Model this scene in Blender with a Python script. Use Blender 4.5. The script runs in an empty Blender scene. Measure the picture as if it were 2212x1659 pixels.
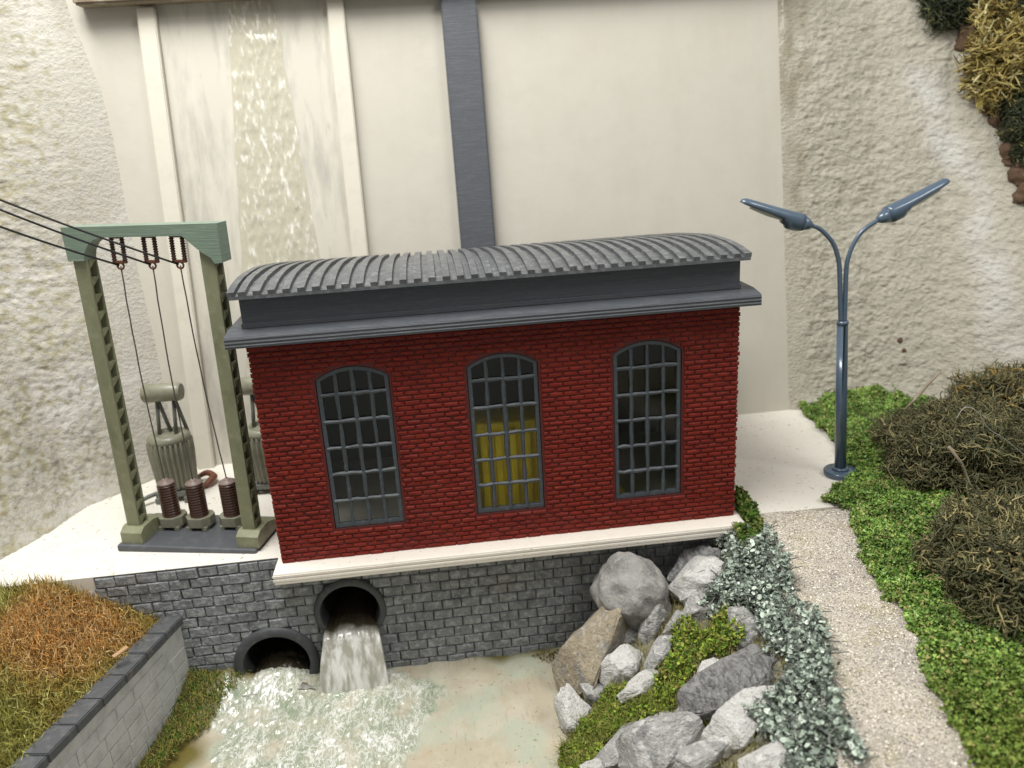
import bpy, bmesh, math, random
import numpy as np
from mathutils import Vector, Matrix, Euler, noise
from mathutils.geometry import tessellate_polygon
from mathutils.bvhtree import BVHTree

random.seed(7)
RNG = np.random.default_rng(7)
S = bpy.context.scene
COL = S.collection

# ------------------------------------------------------------------ camera
CAM = Vector((3.696, -15.781, 8.697))
ROT = Euler((math.radians(72.017), math.radians(3.319), math.radians(-6.40)), 'XYZ')
F, CX, CY = 1750.0, 1106.0, 829.5          # survey of the photograph, in units of its 2212 wide copy
cd = bpy.data.cameras.new('camera')
cam = bpy.data.objects.new('camera', cd)
COL.objects.link(cam)
cam.location, cam.rotation_euler = CAM, ROT
cd.sensor_width = 36.0
cd.lens = F / 2212 * 36
cd.clip_start, cd.clip_end = 0.1, 300
cd.dof.use_dof = True
cd.dof.focus_distance = 16.2
cd.dof.aperture_fstop = 0.26
S.camera = cam
RM = ROT.to_matrix()
RIGHT, UP, BACK = RM.col[0].copy(), RM.col[1].copy(), RM.col[2].copy()


def ray(px, py):
    return (RM @ Vector(((px - CX) / F, -(py - CY) / F, -1.0))).normalized()


def on_plane(px, py, n, c):
    n = Vector(n); d = ray(px, py)
    return CAM + d * ((c - CAM.dot(n)) / d.dot(n))


def at(px, py, x=None, y=None, z=None):
    if x is not None: return on_plane(px, py, (1, 0, 0), x)
    if y is not None: return on_plane(px, py, (0, 1, 0), y)
    return on_plane(px, py, (0, 0, 1), z)


def on_bank(px, py): return on_plane(px, py, (-.68, .136, 1), -7.23)
def on_dam(px, py): return on_plane(px, py, (0, 1, -.175), 6.1)


# ------------------------------------------------------------------ materials
def lin(r, g, b):
    f = lambda c: (c / 255 / 12.92) if c / 255 <= .04045 else ((c / 255 + .055) / 1.055) ** 2.4
    return (f(r), f(g), f(b), 1)


def mat(name, base, layers=(), rough=.6, rough_var=0, bump=(), attr=False, spec=.5, coat=0, metallic=0, sss=0, rnd=0):
    """layers: (colour, scale, lo, hi, stretch, amount); bump: (scale, strength, distance, stretch)"""
    m = bpy.data.materials.new(name); m.use_nodes = True
    nt = m.node_tree; N, L = nt.nodes, nt.links
    p = N['Principled BSDF']
    tc = N.new('ShaderNodeTexCoord')

    def noise_tex(scale, stretch, detail=5):
        mp = N.new('ShaderNodeMapping'); mp.inputs['Scale'].default_value = stretch
        L.new(tc.outputs['Object'], mp.inputs['Vector'])
        t = N.new('ShaderNodeTexNoise'); t.inputs['Scale'].default_value = scale
        t.inputs['Detail'].default_value = detail; t.inputs['Roughness'].default_value = .6
        L.new(mp.outputs[0], t.inputs['Vector'])
        return t
    if attr:
        a = N.new('ShaderNodeAttribute'); a.attribute_name = 'Col'; cur = a.outputs['Color']
    else:
        r = N.new('ShaderNodeRGB'); r.outputs[0].default_value = base if len(base) == 4 else (*base, 1); cur = r.outputs[0]
    for (c, sc, lo, hi, st, am) in layers:
        t = noise_tex(sc, st)
        mr = N.new('ShaderNodeMapRange'); mr.inputs[1].default_value = lo; mr.inputs[2].default_value = hi
        mr.inputs[3].default_value = 0; mr.inputs[4].default_value = am
        L.new(t.outputs['Fac'], mr.inputs[0])
        mx = N.new('ShaderNodeMix'); mx.data_type = 'RGBA'
        L.new(mr.outputs[0], mx.inputs[0]); L.new(cur, mx.inputs[6])
        mx.inputs[7].default_value = c if len(c) == 4 else (*c, 1)
        cur = mx.outputs[2]
    if rnd:
        oi = N.new('ShaderNodeObjectInfo'); h = N.new('ShaderNodeHueSaturation')
        mr = N.new('ShaderNodeMapRange'); mr.inputs[3].default_value = 1 - rnd; mr.inputs[4].default_value = 1 + rnd
        L.new(oi.outputs['Random'], mr.inputs[0]); L.new(mr.outputs[0], h.inputs['Value']); L.new(cur, h.inputs['Color'])
        cur = h.outputs[0]
    L.new(cur, p.inputs['Base Color'])
    p.inputs['Roughness'].default_value = rough
    if rough_var:
        t = noise_tex(9, (1, 1, 1))
        mr = N.new('ShaderNodeMapRange'); mr.inputs[1].default_value = .3; mr.inputs[2].default_value = .7
        mr.inputs[3].default_value = max(.03, rough - rough_var); mr.inputs[4].default_value = min(1, rough + rough_var)
        L.new(t.outputs['Fac'], mr.inputs[0]); L.new(mr.outputs[0], p.inputs['Roughness'])
    p.inputs['Specular IOR Level'].default_value = spec
    p.inputs['Coat Weight'].default_value = coat
    p.inputs['Coat Roughness'].default_value = .08
    p.inputs['Metallic'].default_value = metallic
    if sss:
        p.inputs['Subsurface Weight'].default_value = sss; p.inputs['Subsurface Radius'].default_value = (.1, .1, .08)
    prev = None
    for (sc, stg, dist, st) in bump:
        t = noise_tex(sc, st, 6)
        b = N.new('ShaderNodeBump'); b.inputs['Strength'].default_value = stg; b.inputs['Distance'].default_value = dist
        L.new(t.outputs['Fac'], b.inputs['Height'])
        if prev: L.new(prev.outputs[0], b.inputs['Normal'])
        prev = b
    if prev: L.new(prev.outputs[0], p.inputs['Normal'])
    return m


I3 = (1, 1, 1)
M = {}
M['cream'] = mat('cream_paint', (.485, .46, .395), [((.43, .405, .345), 1.3, .45, .7, I3, .35), ((.44, .41, .34), 1.3, .50, .72, (1, 1, .14), .45), ((.40, .34, .24), 16, .67, .72, I3, .6)], .75, bump=[(26, .10, .03, I3), (3, .15, .05, I3)])
M['streak'] = mat('streaked_concrete', (.52, .495, .42), [((.34, .32, .285), 2.6, .46, .68, (1, 1, .09), .7), ((.58, .55, .47), 3.4, .55, .70, (1, 1, .06), .7), ((.30, .28, .22), 7, .62, .72, (1, 1, .10), .4)], .7, bump=[(12, .15, .04, (1, 1, .2))])
M['pilaster'] = mat('pilaster_paint', (.58, .55, .465), [((.49, .46, .39), 3, .5, .7, I3, .4)], .7, bump=[(30, .12, .02, I3)])
M['slab'] = mat('white_slab_paint', (.72, .69, .62), [((.66, .60, .50), 2.2, .5, .72, I3, .5), ((.30, .24, .15), 9, .635, .665, I3, .8)], .7, bump=[(40, .08, .02, I3)])
M['plinth'] = mat('white_print', (.78, .725, .64), [((.70, .62, .54), 4, .5, .7, I3, .5), ((.28, .2, .14), 14, .65, .68, I3, .7)], .6, bump=[(6, .35, .02, (.25, .25, 9))])
M['plaster_r'] = mat('rough_plaster', (.48, .45, .37), [((.42, .39, .31), 1.5, .45, .65, I3, .5), ((.33, .28, .18), 9, .64, .74, I3, .4)], .85, bump=[(9, .7, .12, (1, 1, 1.5)), (26, .5, .05, I3)])
M['plaster_l'] = mat('mossy_plaster', (.45, .43, .375), [((.395, .375, .325), 1.2, .45, .65, I3, .5), ((.34, .30, .17), 10, .55, .70, I3, .5), ((.24, .20, .09), 14, .63, .71, I3, .5)], .85, bump=[(9, .55, .10, (1, 1, 1.3)), (24, .45, .05, I3)])
M['brick'] = mat('red_brick_plastic', (.168, .018, .010), [((.125, .012, .009), 1.1, .42, .64, I3, .7), ((.23, .026, .016), 8, .5, .64, (.6, 1, 1.6), .7), ((.10, .012, .010), 5, .56, .70, (.6, 1, 1.6), .6), ((.16, .10, .09), 8, .70, .76, I3, .55)], .5, .1, bump=[(30, .3, .02, I3)], spec=.18)
M['mortar'] = mat('dark_red_joint', (.085, .009, .007), (), .65)
M['grey'] = mat('dark_grey_print', (.062, .068, .078), [((.10, .105, .115), 5, .5, .7, (.4, 1, 5), .6)], .5, .1, bump=[(7, .5, .02, (.15, .15, 12)), (40, .15, .01, I3)])
M['roof'] = mat('grey_roof_print', (.092, .097, .102), [((.22, .225, .23), 6, .48, .68, I3, .7), ((.06, .065, .07), 3, .5, .7, I3, .5)], .42, .1, bump=[(22, .35, .02, (2, .4, 1))])
M['frame'] = mat('slate_window_plastic', (.052, .062, .070), [((.12, .13, .14), 14, .55, .7, I3, .6)], .5, bump=[(30, .3, .01, I3)])
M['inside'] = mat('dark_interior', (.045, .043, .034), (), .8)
M['floor'] = mat('pale_floor', (.55, .52, .44), [((.4, .37, .3), 2, .45, .7, (1, 3, 1), .5)], .7)
M['yellow'] = mat('yellow_paint', (.85, .66, .015), [((.42, .22, .01), 2.5, .52, .7, (2, 2, .4), .6)], .5)
M['stone'] = mat('grey_wall_stone', (.22, .23, .238), [((.40, .41, .41), 8, .48, .64, I3, .85), ((.085, .09, .095), 2.4, .5, .68, I3, .6), ((.45, .46, .45), 13, .58, .70, (1, 1, 1), .55), ((.26, .22, .15), .9, .60, .75, I3, .35)], .75, bump=[(8, .8, .08, I3), (28, .5, .03, I3)])
M['joint'] = mat('dark_wall_joint', (.055, .058, .062), (), .9)
M['ring'] = mat('dark_pipe_plastic', (.060, .064, .067), [((.11, .115, .115), 5, .52, .7, I3, .6)], .6, bump=[(18, .25, .02, I3)])
M['bore'] = mat('black_bore', (.018, .016, .013), (), .7)
M['palewall'] = mat('pale_grey_wall', (.50, .50, .485), [((.32, .32, .31), 3, .45, .65, I3, .6), ((.18, .18, .16), 8, .64, .72, I3, .4)], .85, bump=[(40, .4, .02, I3)])
M['coping'] = mat('charcoal_coping', (.075, .078, .083), [((.15, .15, .15), 6, .5, .7, I3, .6), ((.20, .16, .10), 3, .6, .72, I3, .4)], .75, bump=[(16, .4, .03, I3)])
M['olive'] = mat('olive_green_paint', (.22, .225, .135), [((.30, .31, .20), 6, .5, .7, I3, .6), ((.11, .115, .06), 3, .5, .7, (1, 1, .4), .5)], .5, .08, bump=[(18, .2, .015, I3)])
M['beam'] = mat('sage_green_print', (.175, .235, .18), [((.25, .315, .25), 5, .5, .7, (.4, .4, 5), .6)], .5, bump=[(7, .45, .02, (.2, .2, 9))])
M['slate'] = mat('slate_base_paint', (.075, .08, .088), [((.13, .13, .14), 5, .5, .7, I3, .5)], .5)
M['brown'] = mat('brown_insulator', (.062, .024, .014), [((.11, .05, .03), 6, .5, .7, I3, .5)], .38, coat=.2)
M['brownring'] = mat('dark_brown_strings', (.070, .026, .016), [((.09, .04, .025), 9, .5, .7, I3, .6)], .5)
M['rust'] = mat('rust_brown', (.17, .06, .028), [((.08, .03, .02), 5, .5, .7, I3, .6)], .6)
M['cap'] = mat('mauve_cap', (.24, .18, .155), (), .5)
M['wire'] = mat('black_wire', (.012, .012, .012), (), .5)
M['thread'] = mat('grey_thread', (.10, .095, .08), (), .6)
M['tank'] = mat('khaki_tank', (.22, .215, .155), [((.14, .135, .09), 4, .48, .68, I3, .6)], .45, coat=.1)
M['tankdark'] = mat('grey_green_struts', (.14, .15, .13), (), .55)
M['lamp'] = mat('blue_grey_lamp', (.065, .098, .14), [((.09, .125, .165), 4, .5, .7, I3, .5)], .28, coat=.3)
M['lens'] = mat('lamp_lens', (.42, .42, .36), (), .3)
M['rock'] = mat('grey_white_rock', (.40, .395, .375), [((.20, .20, .197), 2.2, .47, .61, I3, .75), ((.66, .645, .61), 6, .52, .64, (1, 1, 1.6), .85), ((.09, .09, .09), 9, .60, .70, (1, 1.6, 2.5), .7), ((.33, .27, .14), 1.8, .60, .74, I3, .5)], .85, bump=[(7, .9, .12, (1, 1, 2)), (26, .7, .05, I3)])
M['rockwhite'] = mat('chalky_white_rock', (.60, .585, .55), [((.30, .295, .285), 3.0, .52, .65, I3, .7), ((.74, .73, .70), 7, .50, .64, (1, 1, 1.5), .8), ((.12, .12, .118), 10, .60, .69, (1, 1, 2.5), .65), ((.36, .30, .17), 1.6, .60, .74, I3, .4)], .85, bump=[(8, .9, .10, I3), (28, .7, .05, I3)])
M['rockround'] = mat('smooth_grey_boulder', (.31, .30, .28), [((.15, .148, .14), 2.0, .46, .62, I3, .8), ((.40, .385, .36), 6, .52, .66, I3, .7), ((.10, .095, .085), 11, .59, .68, I3, .6)], .75, bump=[(6, .6, .08, I3), (22, .5, .04, I3)])
M['rocktan'] = mat('tan_brown_rock', (.34, .285, .20), [((.23, .22, .20), 1.5, .47, .58, I3, .9), ((.50, .455, .37), 7, .53, .65, I3, .75), ((.10, .085, .06), 11, .60, .68, I3, .6)], .85, bump=[(9, .9, .09, I3), (28, .6, .04, I3)])
M['rockdark'] = mat('dark_striated_rock', (.27, .265, .255), [((.09, .09, .092), 4.5, .47, .60, (2.6, 1, 1.4), .75), ((.42, .41, .40), 8, .55, .66, (3, 1, 1), .65)], .8, bump=[(4.5, 1.0, .14, (2.6, 1, 1.4)), (22, .6, .04, I3)])
M['path'] = mat('gravel_path', (.63, .575, .475), [((.49, .45, .41), .45, .45, .58, I3, .85), ((.42, .365, .30), 26, .48, .62, I3, .65), ((.84, .79, .71), 32, .53, .65, I3, .8), ((.17, .16, .15), 20, .62, .69, I3, .6), ((.42, .37, .19), 1.6, .52, .66, I3, .6), ((.22, .20, .19), 1.3, .60, .70, I3, .65)], .9, bump=[(22, 1.0, .06, I3), (50, .6, .03, I3)])
M['bank'] = mat('bank_soil', (.22, .20, .13), [((.34, .32, .27), 4, .5, .66, I3, .7), ((.15, .14, .045), 3, .48, .66, I3, .7)], .9, bump=[(12, .8, .08, I3)])
M['soil'] = mat('brown_soil', (.10, .058, .034), [((.17, .10, .06), 5, .5, .7, I3, .6)], .9, bump=[(10, .8, .08, I3)])
M['turf'] = mat('turf_ground', (.085, .10, .022), [((.17, .10, .03), .8, .48, .62, I3, .7)], .9)
M['turfgreen'] = mat('green_turf_ground', (.035, .065, .012), [((.06, .10, .02), 6, .5, .7, I3, .6)], .9, bump=[(14, .9, .08, I3)])
M['leaf'] = mat('flock', (0, 0, 0), (), .8, attr=True, spec=.2)
M['leafsoft'] = mat('soft_leaf', (0, 0, 0), (), .65, attr=True, spec=.3)
M['woodchip'] = mat('wood_splinter', (.42, .27, .14), [((.3, .15, .07), 8, .5, .7, (1, 6, 6), .6)], .8)
M['ledge'] = mat('brown_ledge', (.24, .19, .13), [((.42, .38, .30), 2.5, .5, .66, I3, .7)], .85, bump=[(8, .5, .06, I3)])
M['lichenwhite'] = mat('pale_lichen', (.46, .455, .42), (), .8)


def water_mat():
    m = mat('resin_water', (.44, .39, .29), [((.52, .48, .38), 1.1, .42, .60, I3, .8), ((.40, .435, .34), .7, .48, .62, I3, .8), ((.48, .34, .21), .6, .56, .70, I3, .5), ((.20, .17, .11), 11, .64, .67, I3, .7), ((.30, .24, .14), 5, .60, .68, (3, .35, 1), .35)], .20, coat=.35, bump=[(3, .25, .08, (2, .5, 1))])
    nt = m.node_tree; N, L = nt.nodes, nt.links; p = N['Principled BSDF']
    a = N.new('ShaderNodeAttribute'); a.attribute_name = 'Col'
    old = p.inputs['Base Color'].links[0].from_socket
    sep = N.new('ShaderNodeSeparateColor'); L.new(a.outputs['Color'], sep.inputs[0])
    tc = N.new('ShaderNodeTexCoord')
    mp = N.new('ShaderNodeMapping'); mp.inputs['Rotation'].default_value = (0, 0, .65); mp.inputs['Scale'].default_value = (1.7, .8, 1)
    L.new(tc.outputs['Object'], mp.inputs[0])
    t = N.new('ShaderNodeTexNoise'); t.inputs['Scale'].default_value = 2.6; t.inputs['Detail'].default_value = 6; t.inputs['Distortion'].default_value = .5
    L.new(mp.outputs[0], t.inputs['Vector'])
    rp = N.new('ShaderNodeValToRGB'); e = rp.color_ramp.elements
    e[0].position = .36; e[0].color = (.25, .295, .205, 1); e[1].position = .98; e[1].color = (.80, .80, .76, 1)
    x = rp.color_ramp.elements.new(.58); x.color = (.36, .38, .295, 1)
    def ridge(sock, k):                                          # thin bright lines where the noise crosses its middle
        m1 = N.new('ShaderNodeMath'); m1.operation = 'SUBTRACT'; L.new(sock, m1.inputs[0]); m1.inputs[1].default_value = .5
        m2 = N.new('ShaderNodeMath'); m2.operation = 'ABSOLUTE'; L.new(m1.outputs[0], m2.inputs[0])
        m3 = N.new('ShaderNodeMath'); m3.operation = 'MULTIPLY_ADD'; L.new(m2.outputs[0], m3.inputs[0]); m3.inputs[1].default_value = -k; m3.inputs[2].default_value = 1
        m3.use_clamp = True
        return m3.outputs[0]
    t2 = N.new('ShaderNodeTexNoise'); t2.inputs['Scale'].default_value = 1.1; t2.inputs['Detail'].default_value = 3; L.new(mp.outputs[0], t2.inputs['Vector'])
    t3 = N.new('ShaderNodeTexNoise'); t3.inputs['Scale'].default_value = 5.5; t3.inputs['Detail'].default_value = 4; t3.inputs['Distortion'].default_value = .8; L.new(mp.outputs[0], t3.inputs['Vector'])
    r1 = ridge(t.outputs['Fac'], 24); r2 = ridge(t3.outputs['Fac'], 20)
    mxx = N.new('ShaderNodeMath'); mxx.operation = 'MAXIMUM'; L.new(r1, mxx.inputs[0]); L.new(r2, mxx.inputs[1])
    half = N.new('ShaderNodeMath'); half.operation = 'MULTIPLY'; L.new(mxx.outputs[0], half.inputs[0]); half.inputs[1].default_value = .34
    addn = N.new('ShaderNodeMath'); addn.operation = 'MULTIPLY_ADD'; L.new(t2.outputs['Fac'], addn.inputs[0]); addn.inputs[1].default_value = .95; L.new(half.outputs[0], addn.inputs[2])
    L.new(addn.outputs[0], rp.inputs[0])
    mx = N.new('ShaderNodeMix'); mx.data_type = 'RGBA'
    L.new(sep.outputs[0], mx.inputs[0]); L.new(old, mx.inputs[6]); L.new(rp.outputs[0], mx.inputs[7])
    mx2 = N.new('ShaderNodeMix'); mx2.data_type = 'RGBA'            # olive algae along the edges
    L.new(sep.outputs[1], mx2.inputs[0]); L.new(mx.outputs[2], mx2.inputs[6]); mx2.inputs[7].default_value = (.13, .105, .02, 1)
    L.new(mx2.outputs[2], p.inputs['Base Color'])
    return m


def fall_mat(name, base, white, lo, hi, scale, stretch, rough, trans):
    m = mat(name, base, [(white, scale, lo, hi, stretch, 1.0)], rough, coat=.5, bump=[(scale, .5, .06, stretch)])
    p = m.node_tree.nodes['Principled BSDF']
    p.inputs['Transmission Weight'].default_value = trans
    if trans:                                                   # clear brown resin, painted dark for the unlit pipe inside; aerated white outside
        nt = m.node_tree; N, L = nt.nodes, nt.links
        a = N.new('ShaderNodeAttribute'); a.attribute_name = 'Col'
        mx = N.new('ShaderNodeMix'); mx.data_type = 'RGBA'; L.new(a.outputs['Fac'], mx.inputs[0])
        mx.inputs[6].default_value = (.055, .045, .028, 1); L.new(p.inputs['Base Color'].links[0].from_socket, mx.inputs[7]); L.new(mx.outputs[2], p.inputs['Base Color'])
    return m


M['water'] = water_mat()
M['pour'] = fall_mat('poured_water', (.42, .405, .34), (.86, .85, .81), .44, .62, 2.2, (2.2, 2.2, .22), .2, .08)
M['spill'] = fall_mat('brushed_water', (.46, .435, .34), (.80, .79, .73), .54, .72, 5.5, (1.4, 1.0, .5), .14, 0)


def glass():
    m = bpy.data.materials.new('window_film'); m.use_nodes = True
    nt = m.node_tree; N, L = nt.nodes, nt.links
    out = N['Material Output']; N.remove(N['Principled BSDF'])
    t = N.new('ShaderNodeBsdfTransparent'); t.inputs[0].default_value = (.93, .94, .92, 1)
    g = N.new('ShaderNodeBsdfGlossy'); g.inputs['Roughness'].default_value = .12
    mx = N.new('ShaderNodeMixShader'); mx.inputs[0].default_value = .025
    L.new(t.outputs[0], mx.inputs[1]); L.new(g.outputs[0], mx.inputs[2]); L.new(mx.outputs[0], out.inputs[0])
    return m


M['glass'] = glass()


# ------------------------------------------------------------------ mesh helpers
class MB:
    """collects shapes and links them as ONE mesh object"""
    def __init__(self): self.v, self.f, self.s, self.c, self.mi = [], [], [], [], []

    def add(self, vs, fs, smooth=False, col=None, mi=0):
        o = len(self.v)
        self.v += [tuple(p) for p in vs]
        self.f += [tuple(i + o for i in f) for f in fs]
        self.s += [smooth] * len(fs)
        self.mi += [mi] * len(fs)
        if col is not None: self.c += [col] * len(vs)
        return self

    def bm(self, b, xf=None, smooth=False, mi=0):
        b.verts.index_update()
        self.add([(xf @ v.co) if xf else v.co for v in b.verts], [[v.index for v in f.verts] for f in b.faces], smooth, None, mi)
        b.free(); return self

    def box(self, a, b, bev=0.0, xf=None, mi=0):
        a, b = Vector(a), Vector(b)
        q = bmesh.new(); bmesh.ops.create_cube(q, size=1)
        for v in q.verts: v.co = Vector([(a[i] + b[i]) / 2 + v.co[i] * (b[i] - a[i]) for i in range(3)])
        if bev: bmesh.ops.bevel(q, geom=q.edges[:], offset=bev, segments=2, affect='EDGES', profile=.5)
        return self.bm(q, xf, False, mi)

    def prism(self, poly, y0, y1, holes=(), to=lambda x, y, z: (x, y, z), mi=0):
        """poly in (x, z), extruded from y0 to y1"""
        loops = [list(poly)] + [list(h) for h in holes]
        tris = tessellate_polygon([[Vector((p[0], p[1], 0)) for p in l] for l in loops])
        flat = [p for l in loops for p in l]; n = len(flat)
        vs = [to(p[0], y0, p[1]) for p in flat] + [to(p[0], y1, p[1]) for p in flat]
        fs = [t for t in tris] + [tuple(i + n for i in reversed(t)) for t in tris]
        k = 0
        for l in loops:
            for i in range(len(l)):
                a, b = k + i, k + (i + 1) % len(l)
                fs.append((a, b, b + n, a + n))
            k += len(l)
        self.add(vs, fs, False, None, mi); return self

    def tube(self, pts, r, n=8, smooth=True, caps=True, col=None):
        pts = [Vector(p) for p in pts]
        rs = r if isinstance(r, (list, tuple)) else [r] * len(pts)
        t0 = (pts[1] - pts[0]).normalized()
        a = t0.orthogonal().normalized()
        vs = []
        for i, p in enumerate(pts):
            t = (pts[min(i + 1, len(pts) - 1)] - pts[max(i - 1, 0)])
            if t.length < 1e-9: t = t0
            t.normalize()
            a = (a - t * a.dot(t)); a.normalize(); b = t.cross(a)
            for k in range(n):
                th = 2 * math.pi * k / n
                vs.append(p + (a * math.cos(th) + b * math.sin(th)) * rs[i])
        fs = [(i * n + k, i * n + (k + 1) % n, (i + 1) * n + (k + 1) % n, (i + 1) * n + k) for i in range(len(pts) - 1) for k in range(n)]
        self.add(vs, fs, smooth, col)
        if caps:
            o = len(self.v) - len(vs)
            self.f += [tuple(o + k for k in reversed(range(n))), tuple(o + (len(pts) - 1) * n + k for k in range(n))]
            self.s += [False] * 2; self.mi += [0] * 2
        return self

    def lathe(self, prof, c=(0, 0, 0), n=32, smooth=True, rad=None):
        """prof: (r, z) list; rad(theta) scales the radius"""
        vs = []
        for r, z in prof:
            for k in range(n):
                th = 2 * math.pi * k / n
                q = r * (rad(k) if rad else 1)
                vs.append((c[0] + q * math.cos(th), c[1] + q * math.sin(th), c[2] + z))
        m = len(prof)
        fs = [(i * n + k, i * n + (k + 1) % n, (i + 1) * n + (k + 1) % n, (i + 1) * n + k) for i in range(m - 1) for k in range(n)]
        self.add(vs, fs, smooth)
        o = len(self.v) - len(vs)
        self.f += [tuple(o + k for k in reversed(range(n))), tuple(o + (m - 1) * n + k for k in range(n))]
        self.s += [False] * 2; self.mi += [0] * 2
        return self

    def pillow(self, x0, x1, z0, z1, y0, y1, ins, xf=None, jit=0.0):
        """a brick: rectangle at y0 rising to a rounded face at y1"""
        j = lambda: random.uniform(-jit, jit)
        c = [(x0, z0), (x1, z0), (x1, z1), (x0, z1)]
        i2 = [(x0 + ins, z0 + ins), (x1 - ins, z0 + ins), (x1 - ins, z1 - ins), (x0 + ins, z1 - ins)]
        e = ins * .3
        i1 = [(x0 + e, z0 + e), (x1 - e, z0 + e), (x1 - e, z1 - e), (x0 + e, z1 - e)]
        dy = j() * .6
        vs = [(x, y0, z) for x, z in c] + [(x + j(), y0 + (y1 - y0) * .65 + dy, z + j()) for x, z in i1] + [(x + j(), y1 + dy, z + j()) for x, z in i2]
        fs = []
        for k in range(2):
            for i in range(4):
                a, b = k * 4 + i, k * 4 + (i + 1) % 4
                fs.append((a, b, b + 4, a + 4))
        fs.append((8, 9, 10, 11))
        if xf: vs = [xf(*v) for v in vs]
        return self.add(vs, fs)

    def build(self, name, m, parent=None, loc=None):
        me = bpy.data.meshes.new(name)
        me.from_pydata(self.v, [], self.f)
        me.polygons.foreach_set('use_smooth', self.s)
        ms = m if isinstance(m, (list, tuple)) else [m]
        for q in ms: me.materials.append(q)
        if len(ms) > 1: me.polygons.foreach_set('material_index', self.mi)
        if self.c and len(self.c) == len(self.v):
            ca = me.color_attributes.new('Col', 'FLOAT_COLOR', 'POINT')
            ca.data.foreach_set('color', np.array([(*c[:3], 1) for c in self.c], dtype=np.float32).ravel())
        bm_ = bmesh.new(); bm_.from_mesh(me); bmesh.ops.recalc_face_normals(bm_, faces=bm_.faces[:]); bm_.to_mesh(me); bm_.free()
        me.update()
        o = bpy.data.objects.new(name, me); COL.objects.link(o)
        if parent: o.parent = parent
        if loc: o.location = loc
        return o


def arr_mesh(name, m, verts, faces, cols=None, smooth=False, parent=None):
    """verts (N,3), faces (M,k) numpy arrays; cols (N,3)"""
    me = bpy.data.meshes.new(name)
    k = faces.shape[1]
    me.vertices.add(len(verts)); me.vertices.foreach_set('co', np.ascontiguousarray(verts, dtype=np.float32).ravel())
    me.loops.add(faces.size); me.loops.foreach_set('vertex_index', np.ascontiguousarray(faces, dtype=np.int32).ravel())
    me.polygons.add(len(faces)); me.polygons.foreach_set('loop_start', np.arange(0, faces.size, k, dtype=np.int32))
    me.update(calc_edges=True)
    me.polygons.foreach_set('use_smooth', np.full(len(faces), smooth))
    if cols is not None:
        ca = me.color_attributes.new('Col', 'FLOAT_COLOR', 'POINT')
        ca.data.foreach_set('color', np.concatenate([cols, np.ones((len(cols), 1))], 1).astype(np.float32).ravel())
    me.materials.append(m); me.validate(); me.update()
    o = bpy.data.objects.new(name, me); COL.objects.link(o)
    if parent: o.parent = parent
    return o


def tag(o, label=None, cat=None, group=None, kind=None):
    if label: o['label'] = label
    if cat: o['category'] = cat
    if group: o['group'] = group
    if kind: o['kind'] = kind
    return o


def empty(name, loc, label, cat, group=None, rot=(0, 0, 0)):
    o = bpy.data.objects.new(name, None); COL.objects.link(o)
    o.location, o.rotation_euler, o.empty_display_size = loc, rot, .2
    return tag(o, label, cat, group)


def copy_tree(o, parent=None):
    c = o.copy(); COL.objects.link(c); c.parent = parent
    for ch in [q for q in COL.objects if q.parent == o]: copy_tree(ch, c)
    return c


def fbm(x, y, z, octv=3, h=.5):
    a, s, f = 1.0, 0.0, 1.0
    for _ in range(octv):
        s += a * noise.noise((x * f, y * f, z * f)); a *= h; f *= 2.03
    return s


def in_poly(x, y, poly):
    ins = False; n = len(poly); j = n - 1
    for i in range(n):
        xi, yi, xj, yj = poly[i][0], poly[i][1], poly[j][0], poly[j][1]
        if (yi > y) != (yj > y) and x < (xj - xi) * (y - yi) / (yj - yi) + xi: ins = not ins
        j = i
    return ins


def scatter(poly, density, ragged=.12):
    xs = [p[0] for p in poly]; ys = [p[1] for p in poly]
    x0, x1, y0, y1 = min(xs), max(xs), min(ys), max(ys)
    n = int((x1 - x0) * (y1 - y0) * density)
    P = RNG.uniform((x0, y0), (x1, y1), (n, 2))
    out = []
    for x, y in P:
        dx = ragged * noise.noise((x * 2.3, y * 2.3, 1.7)) + ragged * .6 * noise.noise((x * 7, y * 7, 4))
        dy = ragged * noise.noise((x * 2.3, y * 2.3, 9.1))
        if in_poly(x + dx, y + dy, poly): out.append((x, y))
    return np.array(out).reshape(-1, 2)


def flakes(name, m, P, size, cols, tilt=.9, aspect=1.0, bend=.35, parent=None):
    """P (N,3) centres, cols (N,3): bent two-quad leaves turned every way"""
    n = len(P)
    az = RNG.uniform(0, 2 * np.pi, n); tl = RNG.normal(0, tilt, n); rl = RNG.normal(0, tilt, n)
    s = RNG.uniform(size[0], size[1], n) / 2
    ca, sa = np.cos(az), np.sin(az)
    ax = np.stack([ca * np.cos(tl), sa * np.cos(tl), np.sin(tl)], 1)
    b0 = np.stack([-sa, ca, np.zeros(n)], 1); nn = np.cross(ax, b0)
    bx = b0 * np.cos(rl)[:, None] + nn * np.sin(rl)[:, None]; nn = np.cross(ax, bx)
    L = (ax * s[:, None]); W = bx * (s * aspect)[:, None]; U = nn * (s * bend)[:, None]
    V = np.stack([P - L * 1 + U, P - W * .8, P + W * .8, P + L + U * 1.2], 1)
    V = np.stack([P - L + U * .6, P - W - U * .4, P + L + U * .6, P + W - U * .4], 1)
    jit = RNG.normal(0, .12, V.shape) * s[:, None, None]
    V = (V + jit).reshape(-1, 3)
    Fa = np.arange(4 * n).reshape(-1, 4)
    F2 = np.concatenate([Fa[:, [0, 1, 3]], Fa[:, [1, 2, 3]]])
    return arr_mesh(name, m, V, F2, np.repeat(cols, 4, 0), parent=parent)


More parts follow.
